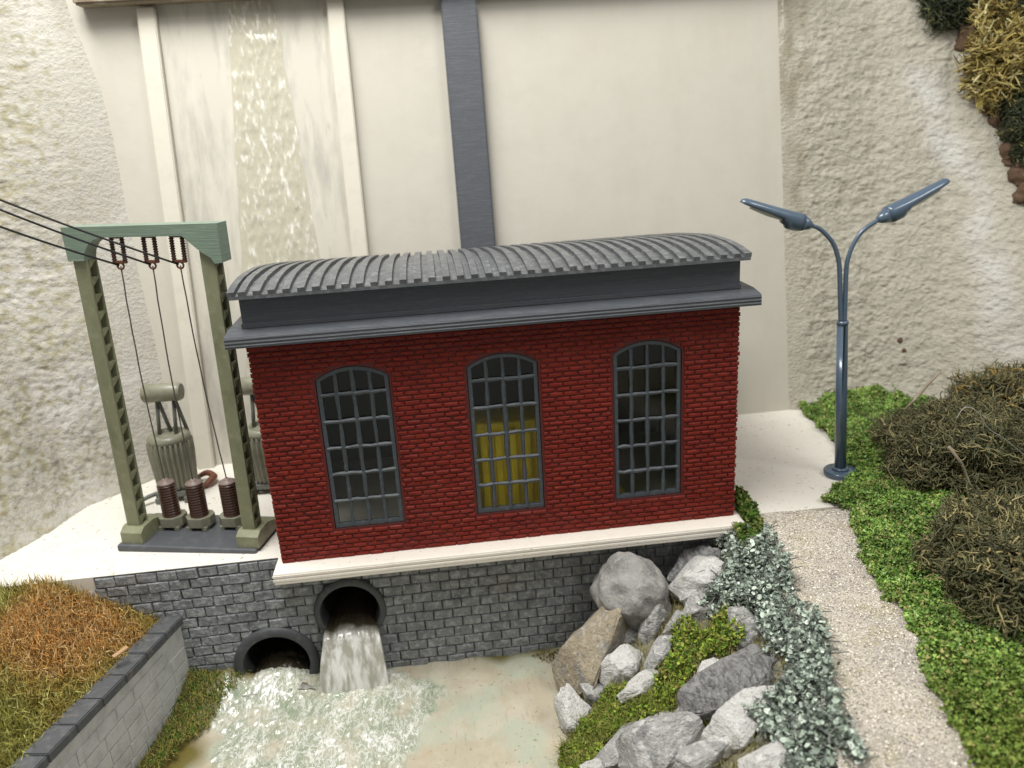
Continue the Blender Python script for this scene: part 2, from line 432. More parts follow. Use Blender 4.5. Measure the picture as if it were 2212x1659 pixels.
def blades(name, m, P, length, width, cols, lean=.6, parent=None):
    """static grass: bent tapering blades of three joints"""
    n = len(P)
    az = RNG.uniform(0, 2 * np.pi, n); ln = np.abs(RNG.normal(0, lean, n)).clip(0, 1.35)
    h = RNG.uniform(length[0], length[1], n)
    d = np.stack([np.cos(az), np.sin(az), np.zeros(n)], 1); z = np.array([0, 0, 1.0])
    w = np.stack([-np.sin(az), np.cos(az), np.zeros(n)], 1) * (width * RNG.uniform(.6, 1.3, n))[:, None] / 2
    d1 = d * np.sin(ln * .6)[:, None] + z * np.cos(ln * .6)[:, None]
    d2 = d * np.sin(ln * 1.4)[:, None] + z * np.cos(ln * 1.4)[:, None]
    p1 = P + d1 * (h * .5)[:, None]; p2 = p1 + d2 * (h * .5)[:, None]
    V = np.stack([P - w, P + w, p1 - w * .8, p1 + w * .8, p2 - w * .3, p2 + w * .3], 1).reshape(-1, 3)
    b = (np.arange(n) * 6)[:, None]
    Fq = np.concatenate([b + np.array([[0, 1, 3, 2]]), b + np.array([[2, 3, 5, 4]])])
    return arr_mesh(name, m, V, Fq, np.repeat(cols, 6, 0), parent=parent)


def pick(cols, n, w=None, jit=.15):
    c = np.array(cols)[RNG.choice(len(cols), n, p=w)]
    return (c * RNG.uniform(1 - jit, 1 + jit, (n, 1))).clip(0, 1)


def curve(pts, n=8):
    P = [Vector(p) for p in pts]; out = []
    for i in range(len(P) - 1):
        p0, p1, p2_, p3 = P[max(i - 1, 0)], P[i], P[i + 1], P[min(i + 2, len(P) - 1)]
        for k in range(n):
            t = k / n
            out.append(.5 * (2 * p1 + (p2_ - p0) * t + (2 * p0 - 5 * p1 + 4 * p2_ - p3) * t * t + (3 * p1 - p0 - 3 * p2_ + p3) * t ** 3))
    return out + [P[-1]]


def round_leaves(name, m, P, size, cols):
    n = len(P); k = 6
    ax = RNG.normal(0, 1, (n, 3)); ax[:, 2] = np.abs(ax[:, 2]) * 1.1 + .15; ax /= np.linalg.norm(ax, axis=1)[:, None]
    h = RNG.normal(0, 1, (n, 3)); u = np.cross(ax, h); u /= np.linalg.norm(u, axis=1)[:, None]; v = np.cross(ax, u)
    r = RNG.uniform(size[0], size[1], n) / 2; el = RNG.uniform(.55, 1, n); cup = RNG.uniform(-.2, .75, n)
    V = np.zeros((n, k + 1, 3)); V[:, 0] = P
    for q in range(k):
        th = 2 * np.pi * q / k; jr = RNG.uniform(.75, 1.2, n)
        fold = cup * (.35 + .65 * abs(math.sin(th)))
        V[:, q + 1] = P + u * (np.cos(th) * r * jr)[:, None] + v * (np.sin(th) * r * el * jr)[:, None] + ax * (r * fold)[:, None]
    b = (np.arange(n) * (k + 1))[:, None]
    Fq = np.concatenate([b + np.array([[0, q + 1, (q + 1) % k + 1]]) for q in range(k)])
    return arr_mesh(name, m, V.reshape(-1, 3), Fq, np.repeat(cols, k + 1, 0))


# ------------------------------------------------------------------ the setting: ground, rock faces, water
ZW = -3.15


def bank_z(x, y): return min(-.03, (x - 6.0 - .2 * y) * .68 + ZW)


g = MB()
slab = [(-9, .33), (9.99, .33), (10.12, -.04), (14.6, -.04), (19, 3), (22, 8), (-9, 8)]
g.prism(slab, -.33, -.02, to=lambda x, y, z: (x, z, y))
tag(g.build('ground', M['slab']), 'pale concrete slab the brick power house stands on', kind='structure')

# bank below and beside the building, running out flat under path and turf
nx, ny = 150, 150
xs = np.linspace(4.2, 26, nx); ys = np.linspace(-12, .26, ny)
V = np.zeros((ny, nx, 3))
for j, y in enumerate(ys):
    for i, x in enumerate(xs):
        z = bank_z(x, y); s = 1 if z < -.05 else .25
        V[j, i] = (x, y, z - .04 + s * .09 * fbm(x * 1.7, y * 1.7, 3, 3))
idx = np.arange(nx * ny).reshape(ny, nx)
Q = np.stack([idx[:-1, :-1], idx[:-1, 1:], idx[1:, 1:], idx[1:, :-1]], -1).reshape(-1, 4)
tag(arr_mesh('terrain', M['bank'], V.reshape(-1, 3), Q, smooth=True), 'stony bank sloping from the path to the water', kind='structure')


# path: world outline read on the flat ground
def W0(pts, z=0.0): return [tuple(at(px, py, z=z)[:2]) for px, py in pts]


PL = W0([(1640, 1108), (1655, 1150), (1675, 1200), (1692, 1256), (1735, 1330), (1755, 1400), (1785, 1480), (1808, 1560), (1832, 1659), (1850, 1760)])
PR = W0([(1832, 1100), (1836, 1150), (1850, 1209), (1874, 1240), (1899, 1271), (1955, 1335), (1975, 1397), (2005, 1482), (2052, 1549), (2080, 1610), (2094, 1659), (2120, 1740)])
po = [(x - .12, y) for x, y in PL] + [(x + .15, y) for x, y in reversed(PR)]
p2 = []
for i in range(len(po)):
    a, b = Vector(po[i]), Vector(po[(i + 1) % len(po)])
    k = max(2, int((b - a).length / .12))
    for q in range(k):
        c = a.lerp(b, q / k); c += Vector((noise.noise((c.x * 4, c.y * 4, 0)), noise.noise((c.x * 4, c.y * 4, 7)))) * .08
        p2.append((c.x, min(c.y, -.05)))
g = MB(); g.prism(p2, -.20, .012, to=lambda x, y, z: (x, z, y))
tag(g.build('path', M['path']), 'beige gravel footpath beside the rocky bank', kind='structure')
# loose gravel grains on the path
pp = scatter([(x, y) for x, y in p2[::6]], 900, .02)
pp = pp[(pp[:, 1] < -.1)]
gp = np.concatenate([pp, np.full((len(pp), 1), .025)], 1)
flakes('gravel', M['leaf'], gp, (.015, .042), pick([(.70, .64, .55), (.84, .79, .71), (.52, .46, .39), (.26, .24, .21), (.56, .50, .30)], len(gp), [.36, .27, .24, .09, .04]), .5, .9, .5)
tag(bpy.data.objects['gravel'], 'loose pale gravel grains strewn on the path', kind='stuff')


# rock faces either side of the dam
def cliff(name, m, base, lean, H, cell, amp, label, smooth_first):
    pts = [Vector((p[0], p[1], 0)) for p in base]
    seg = [0.0]
    for i in range(1, len(pts)): seg.append(seg[-1] + (pts[i] - pts[i - 1]).length)
    nu = int(seg[-1] / cell); nv = int(H / cell)
    V = np.zeros((nv + 1, nu + 1, 3))
    for i in range(nu + 1):
        s = seg[-1] * i / nu
        k = max(j for j in range(len(seg) - 1) if seg[j] <= s + 1e-9); f = (s - seg[k]) / (seg[k + 1] - seg[k])
        q = pts[k].lerp(pts[k + 1], f)
        l0 = Vector((*lean[k], 0)).lerp(Vector((*lean[k + 1], 0)), f)
        nrm = (-l0).normalized() if l0.length else Vector((0, -1, 0))
        for j in range(nv + 1):
            z = H * j / nv - .15
            a = amp * min(1, max(.12, (s - smooth_first * .4) / smooth_first))
            d = a * (.55 * fbm(s * 2.6, z * 3.4, 2, 2) + 1.0 * abs(fbm(s * 5.6, z * 8.4, 5, 2)) + .55 * noise.noise((s * 11, z * 15, 3))) + .12 * noise.noise((s * .45, z * .45, 8)) * min(1, s / 1.5) + .22 * math.exp(-max(0, z) / .3) * min(1, s)
            V[j, i] = q + l0 * z + nrm * d + Vector((0, 0, z))
    idx = np.arange((nu + 1) * (nv + 1)).reshape(nv + 1, nu + 1)
    Q = np.stack([idx[:-1, :-1], idx[:-1, 1:], idx[1:, 1:], idx[1:, :-1]], -1).reshape(-1, 4)
    o = arr_mesh(name, m, V.reshape(-1, 3), Q, np.zeros(((nu + 1) * (nv + 1), 3)), smooth=True)
    tag(o, label, kind='structure')
    return o, BVHTree.FromPolygons([Vector(v) for v in V.reshape(-1, 3)], [tuple(q) for q in Q])


rock_r, BV_R = cliff('rock_face', M['plaster_r'], [(14.03, 6.1), (15, 6.05), (16.5, 5.85), (18, 5.1), (19.5, 3.8), (21, 1.8), (22, -1)],
                     [(0, .175), (.01, .18), (.05, .22), (.12, .27), (.22, .28), (.3, .25), (.35, .15)], 13.5, .05, .072, 'rough cream plaster rock face behind the double street lamp', .5)
rock_l, BV_L = cliff('rock_face', M['plaster_l'], [(-3.45, 6.28), (-4.0, 5.95), (-4.4, 5.6), (-5.1, 4.86), (-5.7, 4.17), (-6.05, 3.04), (-6.55, 2), (-7.1, .8), (-8.2, -1)],
                     [(-.03, .175), (-.05, .19), (-.1, .2), (-.2, .22), (-.27, .2), (-.33, .16), (-.36, .12), (-.36, .1), (-.36, .1)], 13.5, .052, .066, 'speckled plaster rock face behind the green gantry', 1.6)

def stain(o, fn):
    me = o.data; n = len(me.vertices); co = np.zeros(n * 3); me.vertices.foreach_get('co', co); co = co.reshape(-1, 3)
    c = np.ones((n, 4)); c[:, :3] = [fn(*p) for p in co]
    me.color_attributes['Col'].data.foreach_set('color', c.astype(np.float32).ravel())


def mask_mat(m, dirt, white):
    nt = m.node_tree; N, L = nt.nodes, nt.links; p = N['Principled BSDF']
    a = N.new('ShaderNodeAttribute'); a.attribute_name = 'Col'; sp = N.new('ShaderNodeSeparateColor'); L.new(a.outputs['Color'], sp.inputs[0])
    cur = p.inputs['Base Color'].links[0].from_socket
    for k, c in ((1, white), (0, dirt)):
        mx = N.new('ShaderNodeMix'); mx.data_type = 'RGBA'; L.new(sp.outputs[k], mx.inputs[0]); L.new(cur, mx.inputs[6]); mx.inputs[7].default_value = (*c, 1); cur = mx.outputs[2]
    L.new(cur, p.inputs['Base Color'])


mask_mat(M['plaster_r'], (.25, .215, .14), (.62, .605, .56))
mask_mat(M['plaster_l'], (.26, .225, .10), (.66, .65, .62))
WL = [BV_R.ray_cast(CAM, ray(*q))[0] for q in ((1985, 150), (2035, 290), (2100, 420), (2140, 560), (2170, 740))]


def stain_r(x, y, z):
    p = Vector((x, y, z)); dm = 9
    for a, b_ in zip(WL[:-1], WL[1:]):
        d = b_ - a; t = max(0, min(1, (p - a).dot(d) / d.length_squared)); dm = min(dm, (p - a - d * t).length)
    g = max(0, 1 - dm / .75) * (.65 + .9 * noise.noise((x * 1.3, y, z * 1.3)))
    r = max(0, 1 - abs(x - 14.35) / .8) * max(0, min(1, (z - 4) / 5)) * (.55 + 1.3 * noise.noise((x * 3, y, z * 1.2)))
    r += .8 * max(0, fbm(x * 5, y * 5, z * 5, 2) - .42)
    return (min(.7, max(0, r)), min(.9, max(0, g)), 0)


def stain_l(x, y, z):
    far = max(0, min(1, (-4.6 - x) / 1.6))
    r = far * max(0, fbm(x * 6, y * 6, z * 6, 2) * 1.5 + .18 + .5 * noise.noise((x * .8, y * .8, z * .8)) - .25) + max(0, .7 - z) * .5 * max(0, noise.noise((x * 2, y * 2, z * 2)) + .1)
    return (min(.65, max(0, r)), max(0, noise.noise((x * .6, y * .6, z * .6))) * .6, 0)


stain(rock_r, stain_r); stain(rock_l, stain_l)

# pond
foamP = [tuple(at(px, py, z=ZW)[:2]) for px, py in [(470, 1520), (520, 1470), (600, 1430), (680, 1440), (840, 1440), (900, 1470), (970, 1490), (930, 1550), (890, 1620), (860, 1700), (500, 1720), (440, 1650), (490, 1600), (470, 1560)]]
nx, ny = 290, 200
xs = np.linspace(-3.2, 6.6, nx); ys = np.linspace(-6.2, .31, ny)
V = np.zeros((ny, nx, 3)); C = np.zeros((ny, nx, 3))
fc = Vector((1.0, -1.6, 0))
for j, y in enumerate(ys):
    for i, x in enumerate(xs):
        wx, wy = x + .3 * noise.noise((x * 1.6, y * 1.6, 2)) + .16 * fbm(x * 5, y * 5, 3, 2), y + .3 * noise.noise((x * 1.6, y * 1.6, 5)) + .2 * fbm(x * 5, y * 5, 8, 2)
        dmin = 1 if in_poly(wx, wy, foamP) else 0
        V[j, i] = (x, y, 0); C[j, i, 0] = dmin
        edge = max(0, .30 - abs(.31 - y) + .18 * noise.noise((x * 2.1, 3, 3))) * 3 if (x > 3.9 or x < -1.0) else 0
        wl = (-2.1 - .09 * (y)) - x
        e2 = max(0, (wl + .35 + .25 * noise.noise((x * 2, y * 2, 1))) * 2)
        C[j, i, 1] = min(.95, max(edge, e2))
k = C[:, :, 0]
for _ in range(6):
    kp = np.pad(k, 1, 'edge'); k = (kp[:-2, 1:-1] + kp[2:, 1:-1] + kp[1:-1, :-2] + kp[1:-1, 2:] + kp[1:-1, 1:-1]) / 5
C[:, :, 0] = k
for j, y in enumerate(ys):
    for i, x in enumerate(xs):
        fo = C[j, i, 0]; u, v = x * .80 - y * .60, y * .80 + x * .60
        z = .05 * fbm(x * 1.4, y * .7, 1, 2) + .012 * fbm(x * 5, y * 2.2, 4, 2) + fo * (.045 * (1 - min(1, 2.2 * abs(fbm(u * 3.0, v * 1.7, 3, 3)))) + .028 * (1 - min(1, 2 * abs(fbm(u * 7.5, v * 4.6, 6, 2)))))
        z += .34 * math.exp(-((x + .62) ** 2 / .8 + (y - .25) ** 2 / .35)) + .10 * math.exp(-((x - 1.2) ** 2 / .9 + (y + .4) ** 2 / .2))
        z += .38 * max(0, min(1, (-1.15 - x) / .5)) * math.exp(-(y - .3) ** 2 / .6)
        C[j, i, 0] = min(1, fo * (.45 + .9 * (.5 + fbm(x * 1.9, y * 1.9, 12, 3))))
        V[j, i, 2] = ZW + z
idx = np.arange(nx * ny).reshape(ny, nx)
Q = np.stack([idx[:-1, :-1], idx[:-1, 1:], idx[1:, 1:], idx[1:, :-1]], -1).reshape(-1, 4)
tag(arr_mesh('water', M['water'], V.reshape(-1, 3), Q, C.reshape(-1, 3), smooth=True), 'beige resin pond with white foam below the pipes', kind='structure')

# ------------------------------------------------------------------ dam
dam = empty('dam', (4.5, 6.1, 0), 'cream concrete dam wall with two pilasters behind the brick power house', 'dam')


def damp(x0, x1, z0, z1, off, thick, name, m, bev=0.0, ledge=False):
    b = MB()
    def to(x, y, z): return (x - 4.5, (y + (0 if ledge else .175 * z)), z)
    q = bmesh.new(); bmesh.ops.create_cube(q, size=1)
    for v in q.verts: v.co = Vector(((x0 + x1) / 2 + v.co.x * (x1 - x0), off + thick / 2 + v.co.y * thick, (z0 + z1) / 2 + v.co.z * (z1 - z0)))
    if bev: bmesh.ops.bevel(q, geom=q.edges[:], offset=bev, segments=2, affect='EDGES')
    for v in q.verts: v.co = Vector(to(*v.co))
    b.bm(q)
    return b.build(name, m, dam)


damp(-6.2, 14.2, -.3, 12.7, 0, .7, 'wall', M['cream'])
damp(-2.74, 1.66, -.1, 12.2, -.03, .02, 'spillway_panel', M['streak'])
damp(-3.22, -2.76, -.1, 12.03, -.24, .25, 'pilaster', M['pilaster'], .03)
damp(1.62, 2.06, -.1, 12.2, -.24, .25, 'pilaster', M['pilaster'], .03)
damp(-4.6, 14.6, 12.10, 12.8, 7.55 - 6.1, 1.4, 'ledge', M['ledge'], .06, True)

pen = empty('penstock', (5.1, 6.1, 0), 'dark grey square penstock running down the dam behind the roof', 'pipe')
b = MB(); q = bmesh.new(); bmesh.ops.create_cube(q, size=1)
for v in q.verts: v.co = Vector((v.co.x * .96, -.17 + v.co.y * .34, 6.1 + v.co.z * 12.2))
bmesh.ops.bevel(q, geom=q.edges[:], offset=.04, segments=2, affect='EDGES')
for v in q.verts: v.co.y += .175 * v.co.z
b.bm(q); b.build('duct', M['grey'], pen)

# water brushed down the spillway
nx, nz = 46, 190
V = np.zeros((nz, nx, 3))
for j in range(nz):
    z = -.05 + 12.2 * j / (nz - 1); f = z / 12.1
    xl = -1.75 + .80 * f + .06 * noise.noise((0, z * 1.3, 0)); xr = 1.12 - .88 * f + .07 * noise.noise((5, z * 1.3, 0))
    for i in range(nx):
        t = i / (nx - 1); x = xl + (xr - xl) * t
        bx, bz = round(x * 3.2 + .6 * noise.noise((x, z, 3))), round(z * 2.0 + .5 * noise.noise((x, z, 6)))
        d = .012 + .035 * abs(noise.noise((bx * .73, bz * .61, 1.5))) + .04 * abs(fbm(x * 6.5, z * 2.2, 4, 3))
        d *= min(1, 6 * min(t, 1 - t) + .1)
        V[j, i] = (x, 6.1 + .175 * z - .032 - d, z)
idx = np.arange(nx * nz).reshape(nz, nx)
Q = np.stack([idx[:-1, :-1], idx[:-1, 1:], idx[1:, 1:], idx[1:, :-1]], -1).reshape(-1, 4)
tag(arr_mesh('waterfall', M['spill'], V.reshape(-1, 3), Q, smooth=True), 'glossy streaked sheet of water running down the dam between two pilasters', 'waterfall')

# ------------------------------------------------------------------ power house
house = empty('power_house', (5, 2.8, 0), 'red brick power house with ribbed grey roof and three arched windows', 'building')
HO = Vector((-5, -2.8, 0))
WX, WD, WH = 10.0, 5.55, 4.9
WW, ZB, ZS, ZA = 1.469, .666, 3.985, 4.235
WC = [4.99 - 3.039, 4.99, 4.99 + 3.039]


def arch(c, w, zb, zs, za, n=12):
    h = za - zs; R = (w * w / 4 + h * h) / (2 * h); cz = za - R; a = math.asin(w / 2 / R)
    top = [(c + R * math.sin(a - 2 * a * i / n), cz + R * math.cos(a - 2 * a * i / n)) for i in range(n + 1)]
    return [(c - w / 2, zb), (c + w / 2, zb)] + top


def ha(x, y, z): return (x + HO.x, y + HO.y, z)


b = MB()
outer = [(0.03, 0), (WX - .03, 0), (WX - .03, WH), (.03, WH)]
b.prism(outer, .03, .22, [arch(c, WW, ZB, ZS, ZA) for c in WC], to=ha, mi=1)
SW = [(1.45, 1.7)]                                         # arched openings in the hidden end wall let light into the room
for xx in (.03, WX - .2):
    b.prism([(.22, 0), (WD, 0), (WD, WH), (.22, WH)], xx, xx + .17, [arch(c, w, ZB - .3, ZS, ZA) for c, w in SW] if xx < 1 else [], to=lambda y, x, z: ha(x, y, z), mi=1)
b.box(ha(.2, WD - .2, 0), ha(WX - .2, WD, WH), mi=1)
rows = 46; rh = WH / rows; bl = .312; gap = .022


def arch_half(z):
    if z < ZB or z > ZA: return 0
    if z <= ZS: return WW / 2
    h = ZA - ZS; R = (WW * WW / 4 + h * h) / (2 * h)
    return math.sqrt(max(0, R * R - (z - ZA + R) ** 2))


for r in range(rows):
    z0 = r * rh; z1 = z0 + rh - .015 - random.uniform(0, .008); off = (bl / 2 if r % 2 else 0) + random.uniform(-.02, .02)
    hw = max(arch_half(z0), arch_half(z1), arch_half((z0 + z1) / 2)); hw += .045 if hw else 0
    x = -off
    while x < WX - .001:
        a, e = max(0, x), min(WX, x + bl - gap)
        x += bl
        spans = [(a, e)]
        for c in WC:
            if hw > .02:
                nx_ = []
                for (s, t) in spans:
                    l, rr = c - hw, c + hw
                    if t <= l or s >= rr: nx_.append((s, t)); continue
                    if s < l: nx_.append((s, l))
                    if t > rr: nx_.append((rr, t))
                spans = nx_
        for (s, t) in spans:
            if t - s > .035: b.pillow(s + random.uniform(-.012, .012), t + random.uniform(-.012, .012), z0, z1, .031, random.uniform(-.006, .006), random.uniform(.018, .030), ha, .008)
    for side in (0, 1):
        y = -off + .03
        while y < WD - .02:
            a, e = max(.03, y), min(WD, y + bl - gap); y += bl
            sp = [(a, e)]
            for c, w in SW:
                if hw > .02 and side == 0: sp = [q for (s_, t_) in sp for q in ([(s_, t_)] if t_ <= c - hw or s_ >= c + hw else [(s_, min(t_, c - hw)), (max(s_, c + hw), t_)])]
            for a, e in sp:
                if e - a < .05: continue
                if side == 0: b.pillow(a, e, z0, z1, .031, 0, .022, lambda u, v, z: ha(v, u, z), .004)
                else: b.pillow(a, e, z0, z1, .031, 0, .022, lambda u, v, z: ha(WX - v, u, z), .004)
b.build('wall', [M['brick'], M['mortar']], house)
# dark room lining and pale floor seen through the windows
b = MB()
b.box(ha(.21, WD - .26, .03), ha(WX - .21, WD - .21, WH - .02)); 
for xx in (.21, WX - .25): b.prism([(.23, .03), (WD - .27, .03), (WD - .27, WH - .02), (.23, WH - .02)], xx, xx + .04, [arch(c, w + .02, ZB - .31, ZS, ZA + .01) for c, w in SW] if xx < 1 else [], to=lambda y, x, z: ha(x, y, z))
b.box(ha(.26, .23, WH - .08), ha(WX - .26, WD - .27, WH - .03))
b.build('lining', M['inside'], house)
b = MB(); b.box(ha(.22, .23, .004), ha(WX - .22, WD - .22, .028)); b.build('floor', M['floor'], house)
b = MB(); b.box(ha(-.125, -.42, -.27), ha(10.11, WD + .2, -.001), .03)
for v in range(2): b.box(ha(-.135, -.43, -.19 + v * .09), ha(10.12, -.40, -.135 + v * .09), .008)
b.build('plinth', M['plinth'], house)
b = MB()
prof = [(-.40, 4.885), (-.41, 4.93), (-.395, 4.95), (-.41, 4.99), (-.395, 5.02), (-.405, 5.06), (-.385, 5.105), (-.30, 5.125), (.02, 5.17), (WD + .3, 5.17), (WD + .3, 4.885)]
b.prism(prof, -.29, 10.265, to=lambda y, x, z: ha(x, y, z))
b.build('cornice', M['grey'], house)
b = MB(); b.box(ha(.0, .02, 5.165), ha(9.97, .22, 5.86), .012)
side_p = [(.22, 5.172), (WD, 5.172), (WD, 5.46), (5.0, 5.54), (4.2, 5.645), (3.1, 5.77), (2.2, 5.85), (1.2, 5.86), (.22, 5.86)]
for xx in (.0, 9.79): b.prism(side_p, xx, xx + .18, to=lambda y, x, z: ha(x, y, z))
b.box(ha(.18, WD - .18, 5.172), ha(9.79, WD - .002, 5.40))
b.box(ha(-.02, -.01, 5.172), ha(9.99, .02, 5.27), .008)
b.build('parapet', M['grey'], house)
# curved roof sheet with ribs from front to back
RP = [(-.24, 5.855), (.25, 5.93), (.8, 5.965), (1.5, 5.955), (2.2, 5.92), (3.1, 5.83), (4.2, 5.70), (5.2, 5.57), (5.8, 5.48)]
b = MB()
low = [(y, z - .07) for y, z in RP]
b.prism(RP + [(y, min(z, 5.84)) for y, z in reversed(low)], -.13, 10.08, to=lambda y, x, z: ha(x, y, z))
nr = 38
for k in range(nr):
    x0 = -.13 + 10.21 * k / (nr - 1) - .08; w = .138 + random.uniform(-.006, .006)
    x0 = max(-.14, min(10.09 - w, x0))
    top = [(y, z + .08 + random.uniform(-.004, .004)) for y, z in RP]; top[0] = (top[0][0] - .02, top[0][1])
    b.prism(top + [(y, z - .004) for y, z in reversed(RP)], x0, x0 + w, to=lambda y, x, z: ha(x, y, z))
b.build('roof', M['roof'], house)

for wi, c in enumerate(WC):
    b = MB()
    o_ = arch(c, WW - .03, ZB + .014, ZS - .004, ZA - .022); i_ = arch(c, WW - .19, ZB + .095, ZS - .03, ZA - .10)
    b.prism(o_, .06, .17, [i_], to=ha)
    cx = [c - WW / 4 + .02, c, c + WW / 4 - .02]
    for q, x in enumerate(cx):
        zt = ZS + (.17 if q == 1 else .10); n = 13
        pts = [ha(x + random.uniform(-.008, .008), .09 + random.uniform(-.008, .008), ZB + .05 + (zt - ZB - .05) * i / n) for i in range(n + 1)]
        b.tube(pts, [random.uniform(.034, .052) * (1.25 if q == 1 and 4 < i < 10 else 1) for i in range(n + 1)], 6, False)
    for r in range(5):
        z = 1.31 + .587 * r; n = 9; dz = random.uniform(-.012, .012)
        pts = [ha(c - WW / 2 + .06 + (WW - .12) * i / n, .085 + random.uniform(-.008, .008), z + dz + random.uniform(-.012, .012)) for i in range(n + 1)]
        b.tube(pts, [random.uniform(.034, .052) for i in range(n + 1)], 6, False)
    for r in range(5):
        for x in cx:
            if random.random() < .35:
                q = bmesh.new(); bmesh.ops.create_icosphere(q, subdivisions=1, radius=random.uniform(.035, .055))
                b.bm(q, Matrix.Translation(ha(x + random.uniform(-.02, .02), .08, 1.31 + .587 * r + random.uniform(-.03, .03))), True)
    w = b.build('window', M['frame'], house)
    b = MB(); b.prism(arch(c, WW - .10, ZB + .05, ZS - .01, ZA - .06), .118, .124, to=ha)
    b.build('pane', M['glass'], w)

gen = empty('generator', (5.5, 1.25, .028), 'yellow ribbed machine standing inside behind the middle window', 'machine')
b = MB()
b.box((-1.2, -.38, 0), (2.35, .9, .10), .02)
b.box((-1.12, -.3, .10), (1.1, .9, 2.35), .06)
b.build('housing', M['yellow'], gen)
b = MB()
for k in range(7):
    x = -1.05 + k * .33
    b.box((x, -.52 + .03 * (k % 2), .1), (x + .15, -.28, 2.15 + .05 * (k % 3)), .03)
b.build('cooling_fins', M['yellow'], gen)

# ------------------------------------------------------------------ stone retaining wall under the slab, with two pipes
sw = empty('retaining_wall', (3, .33, -1.6), 'dark grey block retaining wall with two pipe mouths under the power house', 'wall')
SO = Vector((-3, -.33, 1.6))
def sa(x, y, z): return (x + SO.x, y + SO.y, z + SO.z)
pipes = [(1.25, -1.50, .80, .655), (-.52, -2.66, .95, .74)]


def circ(cx, cz, r, n=40): return [(cx + r * math.cos(2 * math.pi * i / n), cz + r * math.sin(2 * math.pi * i / n)) for i in range(n)]


b = MB()
b.prism([(-4.0, -4.0), (10.0, -4.0), (10.0, -.335), (-4.0, -.335)], .345, .75, [circ(cx, cz, ri - .01) for cx, cz, ro, ri in pipes], to=sa, mi=1)
b.prism([(-4.0, -.335), (9.98, -.335), (9.98, -.03), (-4.0, -.03)], .320, .328, to=sa, mi=1)
rh, bl = .245, .43
for r in range(15):
    z0 = -.04 - (r + 1) * rh; z1 = z0 + rh - .012
    x = -4.0 + (bl / 2 if r % 2 else 0) - bl
    while x < 10:
        wv = .0 if x > 2.4 else random.uniform(-.012, .012)
        a, e = max(-4.0, x + wv), min(9.98, x + bl - .013 + wv * .5); x += bl
        if e - a < .06: continue
        spans = [(a, e)]
        for cx, cz, ro, ri in pipes:
            dz = 0 if z0 <= cz <= z1 else min(abs(z0 - cz), abs(z1 - cz)); r_ = ri + .05
            if dz < r_:
                h = math.sqrt(r_ * r_ - dz * dz); l_, r2_ = cx - h, cx + h
                spans = [q for (p_, t_) in spans for q in ([(p_, t_)] if t_ <= l_ or p_ >= r2_ else [(p_, min(t_, l_)), (max(p_, r2_), t_)])]
        for a, e in spans:
            if e - a > .03: b.pillow(a, e, z0, z1, .347, random.uniform(.285, .305), .024, sa, .008 if x > 2.4 else .016)
b.build('stonework', [M['stone'], M['joint']], sw)
for cx, cz, ro, ri in pipes:
    b = MB()
    for (r0, r1, y0, y1) in ((ri, ro, .20, .345),):
        n = 48; vs = []; fs = []
        prof = [(r0, y1), (r0, y0 + .02), (r0 + .02, y0), (r1 - .03, y0 + .02), (r1, y0 + .06), (r1, y1)]
        for k in range(n):
            th = 2 * math.pi * k / n
            vs += [sa(cx + r * math.cos(th), y, cz + r * math.sin(th)) for r, y in prof]
        m_ = len(prof)
        fs = [(k * m_ + i, ((k + 1) % n) * m_ + i, ((k + 1) % n) * m_ + i + 1, k * m_ + i + 1) for k in range(n) for i in range(m_ - 1)]
        b.add(vs, fs, True)
    ring = b.build('pipe_mouth', M['ring'], sw)
    b = MB()
    n = 48; vs = []
    for y in (.346, 2.6):
        vs += [sa(cx + (ri - .004) * math.cos(2 * math.pi * k / n), y, cz + (ri - .004) * math.sin(2 * math.pi * k / n)) for k in range(n)]
    fs = [(k, (k + 1) % n, (k + 1) % n + n, k + n) for k in range(n)] + [tuple(n + k for k in range(n))]
    b.add(vs, fs, True); b.build('bore', M['bore'], ring)


